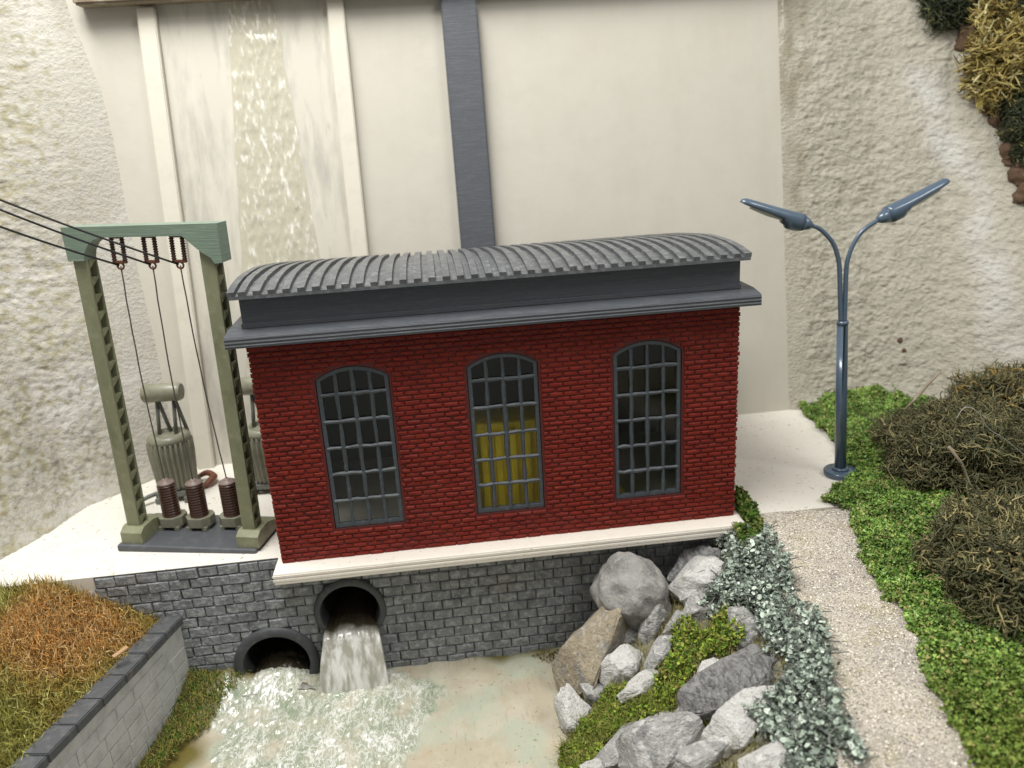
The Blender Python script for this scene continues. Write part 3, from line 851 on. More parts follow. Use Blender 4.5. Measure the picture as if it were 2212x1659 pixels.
# water pouring from the upper pipe: a thick ribbed sheet falling in a curve
def pour(name, path_, w0, w1, cx0, cx1, rib, label, zlow):
    nu, nv = 44, 70; V = []; Fq = []; Cc = []; path = [(p.x, p.y) for p in curve([(a, b_, 0) for a, b_ in path_], 6)]
    for side in (0, 1):
        for j in range(nv + 1):
            t = j / nv; k = t * (len(path) - 1); i = min(int(k), len(path) - 2); f = k - i
            y = path[i][0] * (1 - f) + path[i + 1][0] * f; z = path[i][1] * (1 - f) + path[i + 1][1] * f
            for q in range(nu + 1):
                u = q / nu * 2 - 1; w = w0 + (w1 - w0) * t
                x = cx0 + (cx1 - cx0) * t + u * w + .04 * noise.noise((0, t * 3, q * .1))
                d = rib * (fbm(u * 4.5, t * 1.5, 2, 2) + .5 * abs(fbm(u * 11, t * 3.5, 9, 2)))
                cr = (1 - u * u) ** .5 * .10
                off = -(d + cr) if side == 0 else .05 + cr * .3
                sl = max(0, min(1, (t - .22) / .38)); sl = sl * sl * (3 - 2 * sl)
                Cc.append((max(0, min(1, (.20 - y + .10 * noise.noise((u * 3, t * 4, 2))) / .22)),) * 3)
                V.append((x, y + off * sl, z + (-off) * (1 - sl) * .8 - (u * u * .16 * max(0, 1 - t * 1.6))))
    n1 = (nu + 1) * (nv + 1)
    for side in (0, 1):
        o = side * n1
        for j in range(nv):
            for q in range(nu):
                a = o + j * (nu + 1) + q
                Fq.append((a, a + 1, a + nu + 2, a + nu + 1) if side == 0 else (a, a + nu + 1, a + nu + 2, a + 1))
    for j in range(nv):
        for q in (0, nu):
            a = j * (nu + 1) + q; Fq.append((a, a + nu + 1, a + nu + 1 + n1, a + n1))
    return tag(arr_mesh(name, M['pour'], np.array(V), np.array(Fq), np.array(Cc), smooth=True), label, 'waterfall')


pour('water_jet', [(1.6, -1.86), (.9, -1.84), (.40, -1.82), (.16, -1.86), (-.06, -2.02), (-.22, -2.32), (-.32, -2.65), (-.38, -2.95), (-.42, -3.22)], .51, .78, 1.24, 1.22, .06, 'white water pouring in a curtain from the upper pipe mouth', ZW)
# turbulent outflow in the lower pipe
V = []; nu, nv = 40, 60
for j in range(nv + 1):
    y = 1.7 - 2.0 * j / nv
    for q in range(nu + 1):
        u = q / nu * 2 - 1; w = .66 if y > .2 else .66 + (.2 - y) * .45
        hgt = .36 * max(0, 1 - abs(y - .75) / .95) * (1 - u * u)
        V.append((-.52 + u * w, y, ZW + .16 + hgt * .8 + .07 * abs(fbm(u * 4, y * 3, 1, 3)) - .06 * abs(u) ** 4))
idx = np.arange((nu + 1) * (nv + 1)).reshape(nv + 1, nu + 1)
Q = np.stack([idx[:-1, :-1], idx[:-1, 1:], idx[1:, 1:], idx[1:, :-1]], -1).reshape(-1, 4)
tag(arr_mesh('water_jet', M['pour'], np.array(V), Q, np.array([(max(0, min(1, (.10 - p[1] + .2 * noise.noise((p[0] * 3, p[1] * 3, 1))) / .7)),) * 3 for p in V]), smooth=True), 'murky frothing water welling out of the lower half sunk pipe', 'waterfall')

# ------------------------------------------------------------------ left retaining wall with coping
A2, B2 = Vector((-2.41, .31)), Vector((-3.62, -6.6))
d2 = (B2 - A2); L2 = d2.length; d2.normalize(); n2 = Vector((d2.y, -d2.x))      # n2 points to the grass (left)
if n2.x > 0: n2 = -n2
def cop_z(s): return -1.36 + s * .118
lw = empty('garden_wall', (A2.x, A2.y, ZW), 'pale grey scored wall with charcoal coping holding back the dry grass', 'wall')
def la(s, w, z):
    p = A2 + d2 * s + n2 * w
    return (p.x - A2.x, p.y - A2.y, z - ZW)
b = MB()
b.add([la(s, w, z) for w in (.02, .34) for s, z in ((.02, ZW - .4), (L2, ZW - .4), (L2, cop_z(L2) - .005), (.02, cop_z(.02) - .005))],
      [(0, 1, 2, 3), (7, 6, 5, 4), (0, 4, 5, 1), (1, 5, 6, 2), (2, 6, 7, 3), (3, 7, 4, 0)])
b.build('wall_face', M['palewall'], lw)
# scored joints: shallow raised blocks
b = MB()
for r in range(7):
    s = random.uniform(0, .3)
    while s < L2 - .1:
        e = min(L2, s + .62)
        z1 = -1.55 - r * .33; tilt = .112
        def xf(x, y, z, s=s): return la(x, y, z + x * tilt * .8)
        if z1 - .33 > ZW - .35 and r > 0 or s > .8:
            if e - s > .1: b.pillow(s, e - .018, z1 - .31, z1 - .018 if r else z1 - .03, .0205, -.004, .006, xf, .004)
        s = e
b.build('scored_blocks', M['palewall'], lw)
s = .0; k = 0
while s < L2:
    e = min(L2, s + .78); b = MB(); h0 = cop_z(s) + random.uniform(-.012, .012)
    q = bmesh.new(); bmesh.ops.create_cube(q, size=1)
    for v in q.verts: v.co = Vector(((s + e) / 2 + v.co.x * (e - s - .018), .16 + v.co.y * .46, h0 + .09 + v.co.z * .20 + ((s + e) / 2 + v.co.x * (e - s) - s) * .112))
    bmesh.ops.bevel(q, geom=q.edges[:], offset=.02, segments=2, affect='EDGES')
    for v in q.verts: v.co = Vector(la(*v.co))
    b.bm(q); b.build('coping_stone', M['coping'], lw)
    s = e


# grass mound behind that wall
def cop_x(y): return A2.x + d2.x / d2.y * (y - A2.y)
def mound_z(x, y):
    s = (A2.y - y) / -d2.y
    w = cop_x(y) - x - .35
    z = cop_z(s) + .02 + max(0, w) * .62
    return min(z, -.10 + .10 * noise.noise((x * .8, y * .8, 0)) - max(0, -y - 1) * .02)


nx, ny = 60, 70
V = np.zeros((ny, nx, 3))
for j in range(ny):
    y = .32 - 7.2 * j / (ny - 1)
    for i in range(nx):
        x1 = cop_x(y) - .18; x = -9.5 + (x1 + 9.5) * i / (nx - 1)
        V[j, i] = (x, y, mound_z(x, y) + .05 * fbm(x * 2, y * 2, 1, 2))
idx = np.arange(nx * ny).reshape(ny, nx)
Q = np.stack([idx[:-1, :-1], idx[:-1, 1:], idx[1:, 1:], idx[1:, :-1]], -1).reshape(-1, 4)
tag(arr_mesh('mound', M['turf'], V.reshape(-1, 3), Q, smooth=True), 'mound of earth under the dry grass', kind='structure')
gp = scatter([(-8.5, .38), (cop_x(.3) - .28, .34), (cop_x(-6.4) - .30, -6.4), (-8.5, -6.4)], 1500, .10)
P3 = np.array([(x, y, mound_z(x, y) + .05 * fbm(x * 2, y * 2, 1, 2) - .02) for x, y in gp])
cl = np.zeros((len(P3), 3))
A_, B_, C_, D_ = np.array((.42, .215, .06)), np.array((.20, .185, .035)), np.array((.38, .37, .12)), np.array((.48, .34, .16))
for i, (x, y, z) in enumerate(P3):
    w = cop_x(y) - x
    t = math.exp(-((w - 1.5) / 1.2) ** 2) * math.exp(-((y + 1.0) / 1.5) ** 2) * 1.35 + .5 * noise.noise((x * 1.1, y * 1.1, 3))
    t = min(1, max(0, t)); u = random.random()
    c = B_ * (1 - t) + A_ * t
    if u < .22: c = C_ if t < .5 else D_
    elif u < .38: c = c * .5
    cl[i] = c * random.uniform(.7, 1.45)
tag(blades('dry_grass', M['leaf'], P3, (.14, .36),   .017, cl, 1.25), 'orange brown and olive static grass behind the grey coping', kind='stuff')

# moss at the foot of that wall and along the pond's edges
def moss_band(name, poly, zf, dens, cols, lab, ln=(.08, .2), w=.02):
    gp = scatter(poly, dens, .14)
    P3 = np.array([(x, y, zf(x, y)) for x, y in gp])
    return tag(blades(name, M['leaf'], P3, ln, w, pick(cols, len(P3)), .9), lab, kind='stuff')


mossL = [tuple(at(px, py, z=ZW + .05)[:2]) for px, py in [(425, 1455), (470, 1458), (540, 1466), (520, 1490), (475, 1530), (450, 1570), (390, 1620), (340, 1690), (260, 1690), (330, 1590)]]
GREENS = [(.17, .18, .03), (.26, .24, .06), (.07, .16, .025), (.28, .22, .08)]
moss_band('moss', mossL, lambda x, y: ZW + .02 + .18 * max(0, min(1, (-1.75 - .1 * y - x) * 1.2)) + .40 * max(0, min(1, (-.95 - x) / .5)) * math.exp(-(y - .3) ** 2 / .6), 1500, GREENS, 'olive moss growing at the foot of the pale grey wall')
mossR = [tuple(at(px, py, z=ZW + .03)[:2]) for px, py in [(1140, 1418), (1215, 1396), (1228, 1440), (1222, 1475), (1205, 1440)]]
moss_band('moss', mossR, lambda x, y: ZW + .02, 900, [(.10, .085, .015), (.14, .12, .03)], 'dark olive scum in the pond corner beside the tan boulder', (.03, .08))

for i, (px, py, ln, an, lab) in enumerate([(28, 1306, .42, .12, 'pale wood splinter lying flat among green grass near the slab'), (262, 1418, .30, .75, 'split brown wood chip leaning beside the coping'), (308, 1312, .28, .5, 'small orange sliver of wood near the block wall')]):
    p = on_plane(px, py, (0, 0, 1), -.15 if i == 0 else (-.75 if i == 1 else -.95))
    b = MB(); b.box((-ln / 2, -.05, -.02), (ln / 2, .05, .02), .008)
    o = b.build('wood_splinter', M['woodchip']); o.location = p + Vector((0, 0, .10)); o.rotation_euler = (random.uniform(-.3, .3), random.uniform(-.35, .1), an)
    tag(o, lab, 'wood chip', 'wood splinters in the dry grass')

# ------------------------------------------------------------------ gantry with insulators
GO = Vector((-3.868, 1.399, 0)); GR = (0, .022, math.radians(-13.95))
GM = Matrix.Translation(GO) @ Euler(GR).to_matrix().to_4x4()
def G(u, v, z): return GM @ Vector((u, v, z))
ga = empty('portal_gantry', GO, 'green portal gantry of two lattice posts holding three brown insulators', 'gantry', rot=GR)
b = MB(); b.box((0, 0, -.03), (3.32, 1.62, .14), .05); b.build('base_plate', M['slate'], ga)
for pu in (.22, 2.98):
    b = MB()
    b.box((pu - .05, .28, .46), (pu + .25, .35, 6.9), .012)
    b.box((pu - .05, .57, .46), (pu + .25, .63, 6.9), .012)
    b.box((pu - .05, .35, .46), (pu - .02, .57, 6.9))
    for k in range(17):
        z = .66 + k * .365
        b.add([(pu + .20, .345, z - .15), (pu + .20, .345, z), (pu + .20, .575, z), (pu + .262, .345, z - .15), (pu + .262, .345, z), (pu + .262, .575, z)],
              [(0, 1, 2), (5, 4, 3), (0, 3, 4, 1), (1, 4, 5, 2), (2, 5, 3, 0)])
        b.box((pu + .03, .352, z - .025), (pu + .255, .568, z + .02))
    po_ = b.build('post', M['olive'], ga)
    b = MB()
    b.prism([(.10, .141), (.10, .40), (.24, .50), (.66, .50), (1.25, .30), (1.25, .141)], pu - .13, pu + .38, to=lambda y, x, z: (x, y, z))
    b.build('footing', M['olive'], po_)
b = MB()
b.prism([(.10, 7.20), (3.43, 7.22), (3.43, 6.45), (3.27, 6.43), (3.20, 6.55), (3.02, 6.66), (2.86, 6.80), (2.66, 6.985), (.92, 6.985), (.76, 6.94), (.62, 6.84), (.52, 6.70), (.47, 6.52), (.12, 6.52)], .20, .60, to=lambda x, y, z: (x, y, z))
b.build('crossbeam', M['beam'], ga)

hooks = []
for i, (u, lab) in enumerate([(1.13, 'brown insulator loop hanging from the left of the green beam'), (1.83, 'brown insulator loop hanging from the middle of the green beam'), (2.43, 'brown insulator loop hanging at the right end of the green beam')]):
    v = .41
    h = empty('hanging_insulator', G(u, v, 6.985), lab, 'insulator', 'insulator loops hanging from the crossbeam', (0, .05, GR[2]))
    for sx in (-1, 1):
        b = MB(); n = 40; pts = []; rs = []
        for k in range(n + 1):
            z = -.02 - .50 * k / n
            pts.append((sx * .115, 0, z)); rs.append(.052 if k % 4 < 2 else .036)
        b.tube(pts, rs, 10); b.build('insulator_string', M['brownring'], h)
    b = MB(); b.tube([(-.135, 0, -.02), (.135, 0, -.02)], .035, 8); b.build('top_bar', M['brownring'], h)
    b = MB(); b.box((-.15, -.04, -.555), (.15, .04, -.50), .012); b.build('bottom_bar', M['rust'], h)
    b = MB(); n = 14
    b.tube([(.07 * math.sin(2 * math.pi * k / n), 0, -.61 + .065 * math.cos(2 * math.pi * k / n)) for k in range(n + 1)], .022, 6)
    b.build('clamp', M['rust'], h)
    hooks.append(Matrix.Translation(h.location) @ Euler(h.rotation_euler).to_matrix().to_4x4() @ Vector((0, 0, -.62)))

posts = []
proto = None
for i, (u, v, lab) in enumerate([(.86, .98, 'left brown ribbed post insulator in front of the finned transformer'), (1.54, 1.0, 'middle brown ribbed post insulator beside the rusty curl'), (2.31, 1.10, 'right brown ribbed post insulator tucked behind the near gantry post')]):
    if proto is None:
        t = proto = empty('post_insulator', G(u, v, .14), lab, 'insulator', 'ribbed insulators standing on the gantry base', (0, 0, GR[2]))
        b = MB()
        for sx in (-1, 1): b.box((sx * .19 - .06, -.24, 0), (sx * .19 + .06, .2, .09), .01)
        b.build('feet', M['tank'], t)
        b = MB(); o8 = [(-.30, -.10), (-.16, -.26), (.16, -.26), (.30, -.10), (.30, .14), (.18, .26), (-.18, .26), (-.30, .14)]
        b.prism(o8, .085, .30, to=lambda x, z, y: (x, y, z)); b.build('pedestal', M['tank'], t)
        b = MB(); pr = []
        for k in range(12):
            z = .30 + k * .066; pr += [(.175, z), (.205, z + .012), (.205, z + .040), (.175, z + .052)]
        b.lathe(pr, n=24); b.build('ribbed_core', M['brown'], t)
        b = MB(); b.lathe([(.19, 1.09), (.19, 1.13), (.09, 1.145), (.07, 1.19), (.05, 1.21)], n=20); b.build('cap', M['cap'], t)
    else:
        t = copy_tree(proto); t.location = G(u, v, .14); tag(t, lab)
    posts.append(Vector(t.location) + Vector((0, 0, 1.20)))

for i, lab in enumerate(['thin grey dropper wire from the left hanging loop', 'thin grey dropper wire from the middle hanging loop', 'thin grey dropper wire from the right hanging loop']):
    a, e = hooks[i], posts[i]
    pts = [a.lerp(e, k / 14) + Vector((.012 * noise.noise((k * .7, i, 0)), 0, 0)) - Vector((.05, 0, 0)) * math.sin(math.pi * k / 14) for k in range(15)]
    b = MB(); b.tube(pts, .016, 6); tag(b.build('dropper_wire', M['thread']), lab, 'wire', 'dropper wires inside the gantry')
for i, (px, py, lab) in enumerate([(-160, 430, 'lowest black overhead cable running to the left hanging loop'), (-160, 388, 'middle black overhead cable running to the middle hanging loop'), (-160, 368, 'topmost black overhead cable running to the right hanging loop')]):
    e = at(px, py, y=-.6); a = hooks[i] + Vector((-.03, 0, .03))
    pts = [a.lerp(e, 3.4 * k / 40) - Vector((0, 0, .05)) * math.sin(math.pi * min(1, 3.4 * k / 40)) for k in range(41)]
    b = MB(); b.tube(pts, .022, 6); tag(b.build('overhead_cable', M['wire']), lab, 'cable', 'overhead cables entering from the left edge')

# transformers
tf = empty('transformer', (-3.25, 4.25, 0), 'khaki finned transformer barrel under a horizontal drum left of the near post', 'transformer', 'finned transformers below the dam', (0, 0, -.08))
b = MB(); nf = 26
b.lathe([(.46, .30), (.50, .38), (.56, 1.20), (.56, 1.48), (.50, 1.58)], n=nf * 4, rad=lambda k: 1.0 if k % 4 in (0, 1) else .86); b.build('tank', M['tank'], tf)
b = MB(); b.lathe([(.52, 1.52), (.53, 1.60), (.46, 1.69), (.40, 1.72), (.33, 1.71), (.30, 1.64), (.1, 1.63)], n=40); b.build('lid', M['tank'], tf)
b = MB(); n = 28
vs = []
for x, r in ((-.50, .20), (-.46, .235), (.40, .235), (.46, .20)):
    vs += [(x, .20 + r * math.cos(2 * math.pi * k / n), 2.72 + r * math.sin(2 * math.pi * k / n)) for k in range(n)]
fs = [(i * n + k, i * n + (k + 1) % n, (i + 1) * n + (k + 1) % n, (i + 1) * n + k) for i in range(3) for k in range(n)]
b.add(vs, fs, True); b.add(vs[:n], [tuple(range(n))]); b.add(vs[3 * n:], [tuple(range(n))])
b.build('drum', M['tank'], tf)
for x in (-.20, .22):
    b = MB(); b.tube([(x - .06, .1, 1.62), (x, .2, 2.52)], .05, 8); b.tube([(x + .16, .3, 1.62), (x + .03, .2, 2.52)], .05, 8); b.build('strut', M['tankdark'], tf)
b = MB()
for sx in (-1, 1): b.box((sx * .36 - .06, -.55, 0), (sx * .36 + .06, .55, .14), .015)
b.box((-.42, -.46, .13), (.42, -.34, .26), .01); b.box((-.42, .34, .13), (.42, .46, .26), .01); b.lathe([(.36, .2), (.40, .31)], n=24)
b.build('skid', M['tankdark'], tf)
t2 = copy_tree(tf); t2.location = (-.88, 4.15, 0); tag(t2, 'khaki transformer half hidden between the near gantry post and brick wall')
b = MB(); pts = []
for k in range(19):
    th = -2.6 + 4.6 * k / 18
    pts.append((.34 * math.cos(th), .30 * math.sin(th), .07 + .03 * math.sin(k)))
b.tube(pts, [.05 + .045 * math.sin(math.pi * k / 18) for k in range(19)], 8)
o = b.build('cable_clamp', M['rust']); o.location = at(436, 1042, z=.05); o.rotation_euler = (.1, -.15, .3); tag(o, 'rusty brown curl lying on the slab behind the middle ribbed insulator', 'debris')
b = MB(); b.tube([(-.55, 0, .05), (-.1, .05, .14), (.5, .1, .18)], [.05, .06, .05], 8)
o = b.build('broken_rail', M['tankdark']); o.location = at(335, 1082, z=.05); o.rotation_euler = (0, 0, .5); tag(o, 'thin grey brown stick lying in front of the finned transformer', 'debris')

# ------------------------------------------------------------------ street lamp
LY = 1.475
def lp(px, py): return at(px, py, y=LY)
LB = at(1814.5, 1024, z=.0)
LY = LB.y
sl = empty('street_lamp', LB, 'blue grey double armed street lamp standing on the slab edge', 'street lamp')
def lr(px, py): return lp(px, py) - LB
b = MB(); b.lathe([(.37, -.02), (.39, .03), (.39, .10), (.36, .13), (.20, .135)], n=40); b.build('base', M['lamp'], sl)
b = MB(); b.lathe([(.19, .13), (.20, .17), (.18, .19), (.13, .20)], n=32)
j0 = lr(1820.2, 692); b.tube([(0, 0, .12), j0 * .5 , j0 * .985, j0 * .985 + Vector((0, 0, .0))], [.135, .130, .125, .125], 20)
b.tube([j0 * .975, j0 * .998], [.132, .130], 20); b.build('pole', M['lamp'], sl)


armsP = [[(1816.5, 694), (1815, 640), (1813.8, 590), (1811, 560), (1800.6, 527.5), (1780.8, 503), (1764, 491), (1748, 487)],
         [(1824, 694), (1826, 640), (1828, 585), (1832, 558), (1843.6, 527.5), (1863.4, 499), (1893, 477.5), (1908, 468)]]
heads = [((1754, 487.5), (1738, 480), (1599.5, 436), -1), ((1895, 476), (1924.5, 460), (2050, 391), 1)]
for k in range(2):
    pts = curve([lr(*p) for p in armsP[k]])
    b = MB(); b.tube(pts, [.058 - .012 * i / len(pts) for i in range(len(pts))], 12); arm = b.build('arm', M['lamp'], sl)
    nk, cp, tp, sg = heads[k]
    a, c, t = lr(*nk), lr(*cp), lr(*tp)
    ax = (t - a).normalized(); dn = Vector((0, 1, 0)).cross(ax) * sg; dn = -dn if dn.z > 0 else dn; dn.normalize(); sd = Vector((0, 1, 0))
    Ltot = (t - a).length
    # cross sections along the head: (position, top, bottom, half width)
    sec = [(0.0, .05, .05, .05), (.03, .075, .085, .08), (.135, .145, .16, .15), (.140, .125, .14, .13), (.150, .125, .14, .13), (.154, .158, .172, .16), (.20, .15, .19, .165), (.30, .14, .20, .17), (.335, .135, .185, .17), (.345, .135, .15, .17), (.40, .13, .13, .17), (.42, .128, .075, .168), (.6, .115, .055, .16), (.85, .10, .035, .14), (.95, .09, .02, .11), (.99, .06, .0, .07), (1.0, .03, .01, .03)]
    n = 20; vs = []
    for (p, tp_, bt, hw) in sec:
        o_ = a + ax * (Ltot * p)
        hw *= 1.12; tp_ *= 1.22; bt *= 1.2
        for q in range(n):
            th = 2 * math.pi * q / n; cs, sn = math.cos(th), math.sin(th)
            vs.append(o_ + sd * (hw * cs) + dn * ((-tp_ * sn) if sn > 0 else (-bt * sn)))
    m_ = len(sec)
    fs = [(i * n + q, i * n + (q + 1) % n, (i + 1) * n + (q + 1) % n, (i + 1) * n + q) for i in range(m_ - 1) for q in range(n)] + [tuple(range(n)), tuple((m_ - 1) * n + q for q in range(n))]
    b = MB(); b.add(vs, fs, True); hd = b.build('lamp_head', M['lamp'], sl)
    b = MB()
    vs = []
    for p, hw, dp in ((.43, .12, .10), (.60, .125, .11), (.84, .10, .075)):
        o_ = a + ax * (Ltot * p)
        vs += [o_ + sd * hw + dn * .01, o_ + sd * hw * .8 + dn * dp, o_ - sd * hw * .8 + dn * dp, o_ - sd * hw + dn * .01]
    fs = [(i * 4 + q, i * 4 + (q + 1) % 4, i * 4 + 4 + (q + 1) % 4, i * 4 + 4 + q) for i in range(2) for q in range(4)] + [(0, 1, 2, 3), (8, 9, 10, 11)]
    b.add(vs, fs); b.build('lens', M['lens'], hd)


# ------------------------------------------------------------------ boulders
SC = 1.24


def boulder(px, py, a, bb, ang, mat_, label, kind='angular', depth=.8, y=None, seed=0, push=.45, sub=4, amp=.06):
    base = at(px, py, y=y) if y is not None else on_bank(px, py)
    dist = (base - CAM).dot(-BACK); k = dist / F
    ra, rb = a * k * SC, bb * k * SC; rc = depth * (ra + rb) / 2
    c = base + BACK * (push * rc)
    rnd = random.Random(seed * 31 + 5)
    q = bmesh.new()
    if kind == 'round':
        bmesh.ops.create_icosphere(q, subdivisions=5, radius=1)
        for v in q.verts:
            p = v.co.copy(); v.co = p * (1 + .20 * noise.noise(p * 1.3 + Vector((seed, 0, 0))) + .09 * noise.noise(p * 2.6 + Vector((0, seed, 0))) + .03 * fbm(p.x * 6, p.y * 6, p.z * 6, 3))
    else:
        npt = 11 if kind == 'angular' else 16
        for _ in range(npt):
            d = Vector((rnd.gauss(0, 1), rnd.gauss(0, 1), rnd.gauss(0, 1))).normalized()
            m = max(abs(d.x), abs(d.y), abs(d.z)); d = d.lerp(d / m, .45) * rnd.uniform(.88, 1.06)
            q.verts.new(d)
        for sx in (-1, 1):
            q.verts.new((sx * .98, rnd.uniform(-.3, .3), rnd.uniform(-.3, .3))); q.verts.new((rnd.uniform(-.3, .3), sx * .98, rnd.uniform(-.3, .3))); q.verts.new((rnd.uniform(-.3, .3), rnd.uniform(-.3, .3), sx * .98))
        r = bmesh.ops.convex_hull(q, input=q.verts[:])
        bmesh.ops.delete(q, geom=[v for v in q.verts if not v.link_faces], context='VERTS')
        bmesh.ops.bevel(q, geom=q.edges[:], offset=.045, segments=1, affect='EDGES')
        bmesh.ops.triangulate(q, faces=q.faces[:])
        bmesh.ops.subdivide_edges(q, edges=q.edges[:], cuts=sub, use_grid_fill=True)
        bmesh.ops.remove_doubles(q, verts=q.verts[:], dist=.004)
        for v in q.verts:
            p = v.co.copy(); o3 = Vector((seed * 3.1, seed, 0))
            n_ = p.normalized()
            v.co = p + n_ * (amp * 1.2 * noise.noise(p * 2.1 + o3) + amp * fbm(p.x * 5 + seed, p.y * 5, p.z * 5, 3) + amp * .5 * abs(noise.noise(Vector((p.x * 9, p.y * 4, p.z * 9)) + o3)))
    th = math.radians(-ang)
    e1 = RIGHT * math.cos(th) + UP * math.sin(th); e2 = -RIGHT * math.sin(th) + UP * math.cos(th)
    X = Matrix(((e1.x * ra, e2.x * rb, BACK.x * rc), (e1.y * ra, e2.y * rb, BACK.y * rc), (e1.z * ra, e2.z * rb, BACK.z * rc)))
    for v in q.verts: v.co = X @ v.co
    b = MB(); b.bm(q, None, True)
    o = b.build('boulder', M[mat_]); o.location = c
    try:
        o.data.set_sharp_from_angle(angle=math.radians(32))
    except Exception: pass
    return tag(o, label, 'boulder', 'boulders on the bank beside the pond')


R = [
    (1360, 1270, 70, 58, 38, 'rockround', 'big smooth round grey boulder wedged under the plinth', 'round', .9, -.35),
    (1276, 1390, 54, 104, 24, 'rocktan', 'tall tan brown boulder at the pond corner against the block wall', 'angular', .9, -.75),
    (1503, 1232, 58, 48, -20, 'rockdark', 'dark shaded boulder under the right end of the plinth', 'angular', .8, -.1),
    (1512, 1248, 62, 40, -8, 'rockwhite', 'chalky white boulder just below the right end of the plinth', 'chunk', .9, -.75),
    (1512, 1306, 44, 30, -25, 'rock', 'small grey boulder under the chalky white one by the teal shrubs', 'angular', .8, None),
    (1416, 1332, 32, 58, 14, 'rock', 'upright grey slab standing beside the big round boulder', 'angular', .8, None),
    (1355, 1374, 30, 24, -10, 'rock', 'small half buried grey stone right of the tan boulder', 'chunk', .8, None),
    (1340, 1441, 42, 47, 20, 'rockwhite', 'rounded white boulder in the middle of the bank', 'chunk', .9, None),
    (1422, 1412, 20, 46, 32, 'rock', 'narrow leaning grey stone left of the bright moss', 'angular', .8, None),
    (1392, 1478, 52, 26, -24, 'rockwhite', 'flat pale stone between the rounded white boulder and moss', 'angular', .8, None),
    (1288, 1494, 36, 22, 28, 'rock', 'small dark topped stone at the water edge', 'angular', .8, None),
    (1243, 1546, 32, 60, -22, 'rockwhite', 'grey and white slab leaning at the edge of the pond', 'angular', .8, None),
    (1603, 1356, 36, 50, -25, 'rock', 'pointed grey boulder poking out of the teal shrubs', 'angular', .8, None),
    (1527, 1452, 30, 24, -40, 'rockwhite', 'pale stone peeping out above the dark striated boulder', 'angular', .8, None),
    (1566, 1478, 102, 50, -27, 'rockdark', 'large dark boulder with striated grooves beside the teal shrubs', 'chunk', .85, None),
    (1600, 1546, 84, 40, -36, 'rockwhite', 'long whitish boulder slanting below the dark striated one', 'angular', .85, None),
    (1432, 1612, 82, 70, -20, 'rock', 'large grey white boulder at the bottom of the bank', 'chunk', .9, None),
    (1352, 1598, 94, 26, -36, 'rock', 'long thin grey slab behind the large bottom boulder', 'angular', .8, None),
    (1302, 1668, 42, 30, -10, 'rockwhite', 'low pale stone cut off by the bottom edge', 'chunk', .8, None),
    (1516, 1640, 54, 40, -14, 'rock', 'grey stone between the bottom boulder and white corner rock', 'angular', .8, None),
    (1462, 1346, 32, 24, -15, 'rock', 'grey stone above the bright green moss cushion near the teal shrubs', 'angular', .8, None),
    (1486, 1530, 32, 20, -14, 'rock', 'small grey stone tucked under the lower left end of the striated boulder', 'chunk', .8, None),
    (1312, 1428, 22, 28, 15, 'rocktan', 'small brownish stone between the tan boulder and rounded white boulder', 'angular', .8, None),
    (1566, 1604, 36, 24, -20, 'rockwhite', 'pale stone between the long whitish boulder and bright bottom boulder', 'angular', .8, None),
    (1652, 1648, 56, 46, -8, 'rockwhite', 'bright white boulder at the bottom below the teal shrubs', 'chunk', .9, None),
]
for i, r in enumerate(R):
    boulder(*r[:8], depth=r[8], y=r[9], seed=i + 3)

# ------------------------------------------------------------------ ground cover on the bank
def WB(pts): return [tuple(on_bank(px, py)[:2]) for px, py in pts]


tuft = {'a': [(1450, 1375), (1480, 1362), (1560, 1352), (1597, 1370), (1600, 1405), (1560, 1420), (1500, 1432), (1450, 1442)],
        'b': [(1424, 1450), (1480, 1432), (1502, 1450), (1482, 1490), (1472, 1518), (1410, 1520), (1420, 1480)],
        'c': [(1325, 1495), (1400, 1508), (1475, 1520), (1400, 1560), (1330, 1600), (1290, 1690), (1200, 1690), (1228, 1600), (1280, 1550)]}
labs = {'a': 'bright green moss cushion beside the pointed grey boulder', 'b': 'yellow green moss clump left of the dark striated boulder', 'c': 'grassy moss strip along the water side of the bottom boulders'}
mg = [(.19, .30, .035), (.31, .38, .055), (.11, .20, .035), (.34, .32, .08), (.25, .22, .06)]
for k, pl in tuft.items():
    poly = WB(pl); gp = scatter(poly, 1900, .22)
    hh = {'a': .42, 'b': .36, 'c': .22}[k]
    P3 = np.array([(x, y, bank_z(x, y) + hh * (.25 + .75 * random.random()) * max(.12, .75 + 1.0 * noise.noise((x * 2.8, y * 2.8, 1)))) for x, y in gp])
    o = flakes('moss', M['leaf'], P3, (.04, .10), pick(mg, len(P3), [.3, .28, .2, .12, .1], .25), 1.0)
    tag(o, labs[k], kind='stuff')
    n = len(P3) // (1 if k == 'c' else 3); Pb = P3[RNG.choice(len(P3), n)] - np.array((0, 0, .12))
    ob = blades('moss', M['leaf'], Pb, (.15, .34), .014, pick([(.24, .24, .06), (.14, .18, .03)], n), .8)
    tag(ob, 'thin yellowish grass fibres over the ' + {'a': 'bright green moss cushion', 'b': 'yellow green moss clump', 'c': 'grassy moss strip by the pond'}[k], kind='stuff')
allb = WB([(1225, 1490), (1300, 1330), (1430, 1280), (1560, 1200), (1660, 1340), (1700, 1480), (1700, 1680), (1210, 1680)])
gp = scatter(allb, 260, .1)
P3 = np.array([(x, y, bank_z(x, y) - .02) for x, y in gp])
tag(blades('grass', M['leaf'], P3, (.10, .28), .015, pick([(.22, .19, .06), (.30, .26, .12), (.13, .13, .03)], len(P3)), .9), 'sparse olive grass fibres between the boulders', kind='stuff')

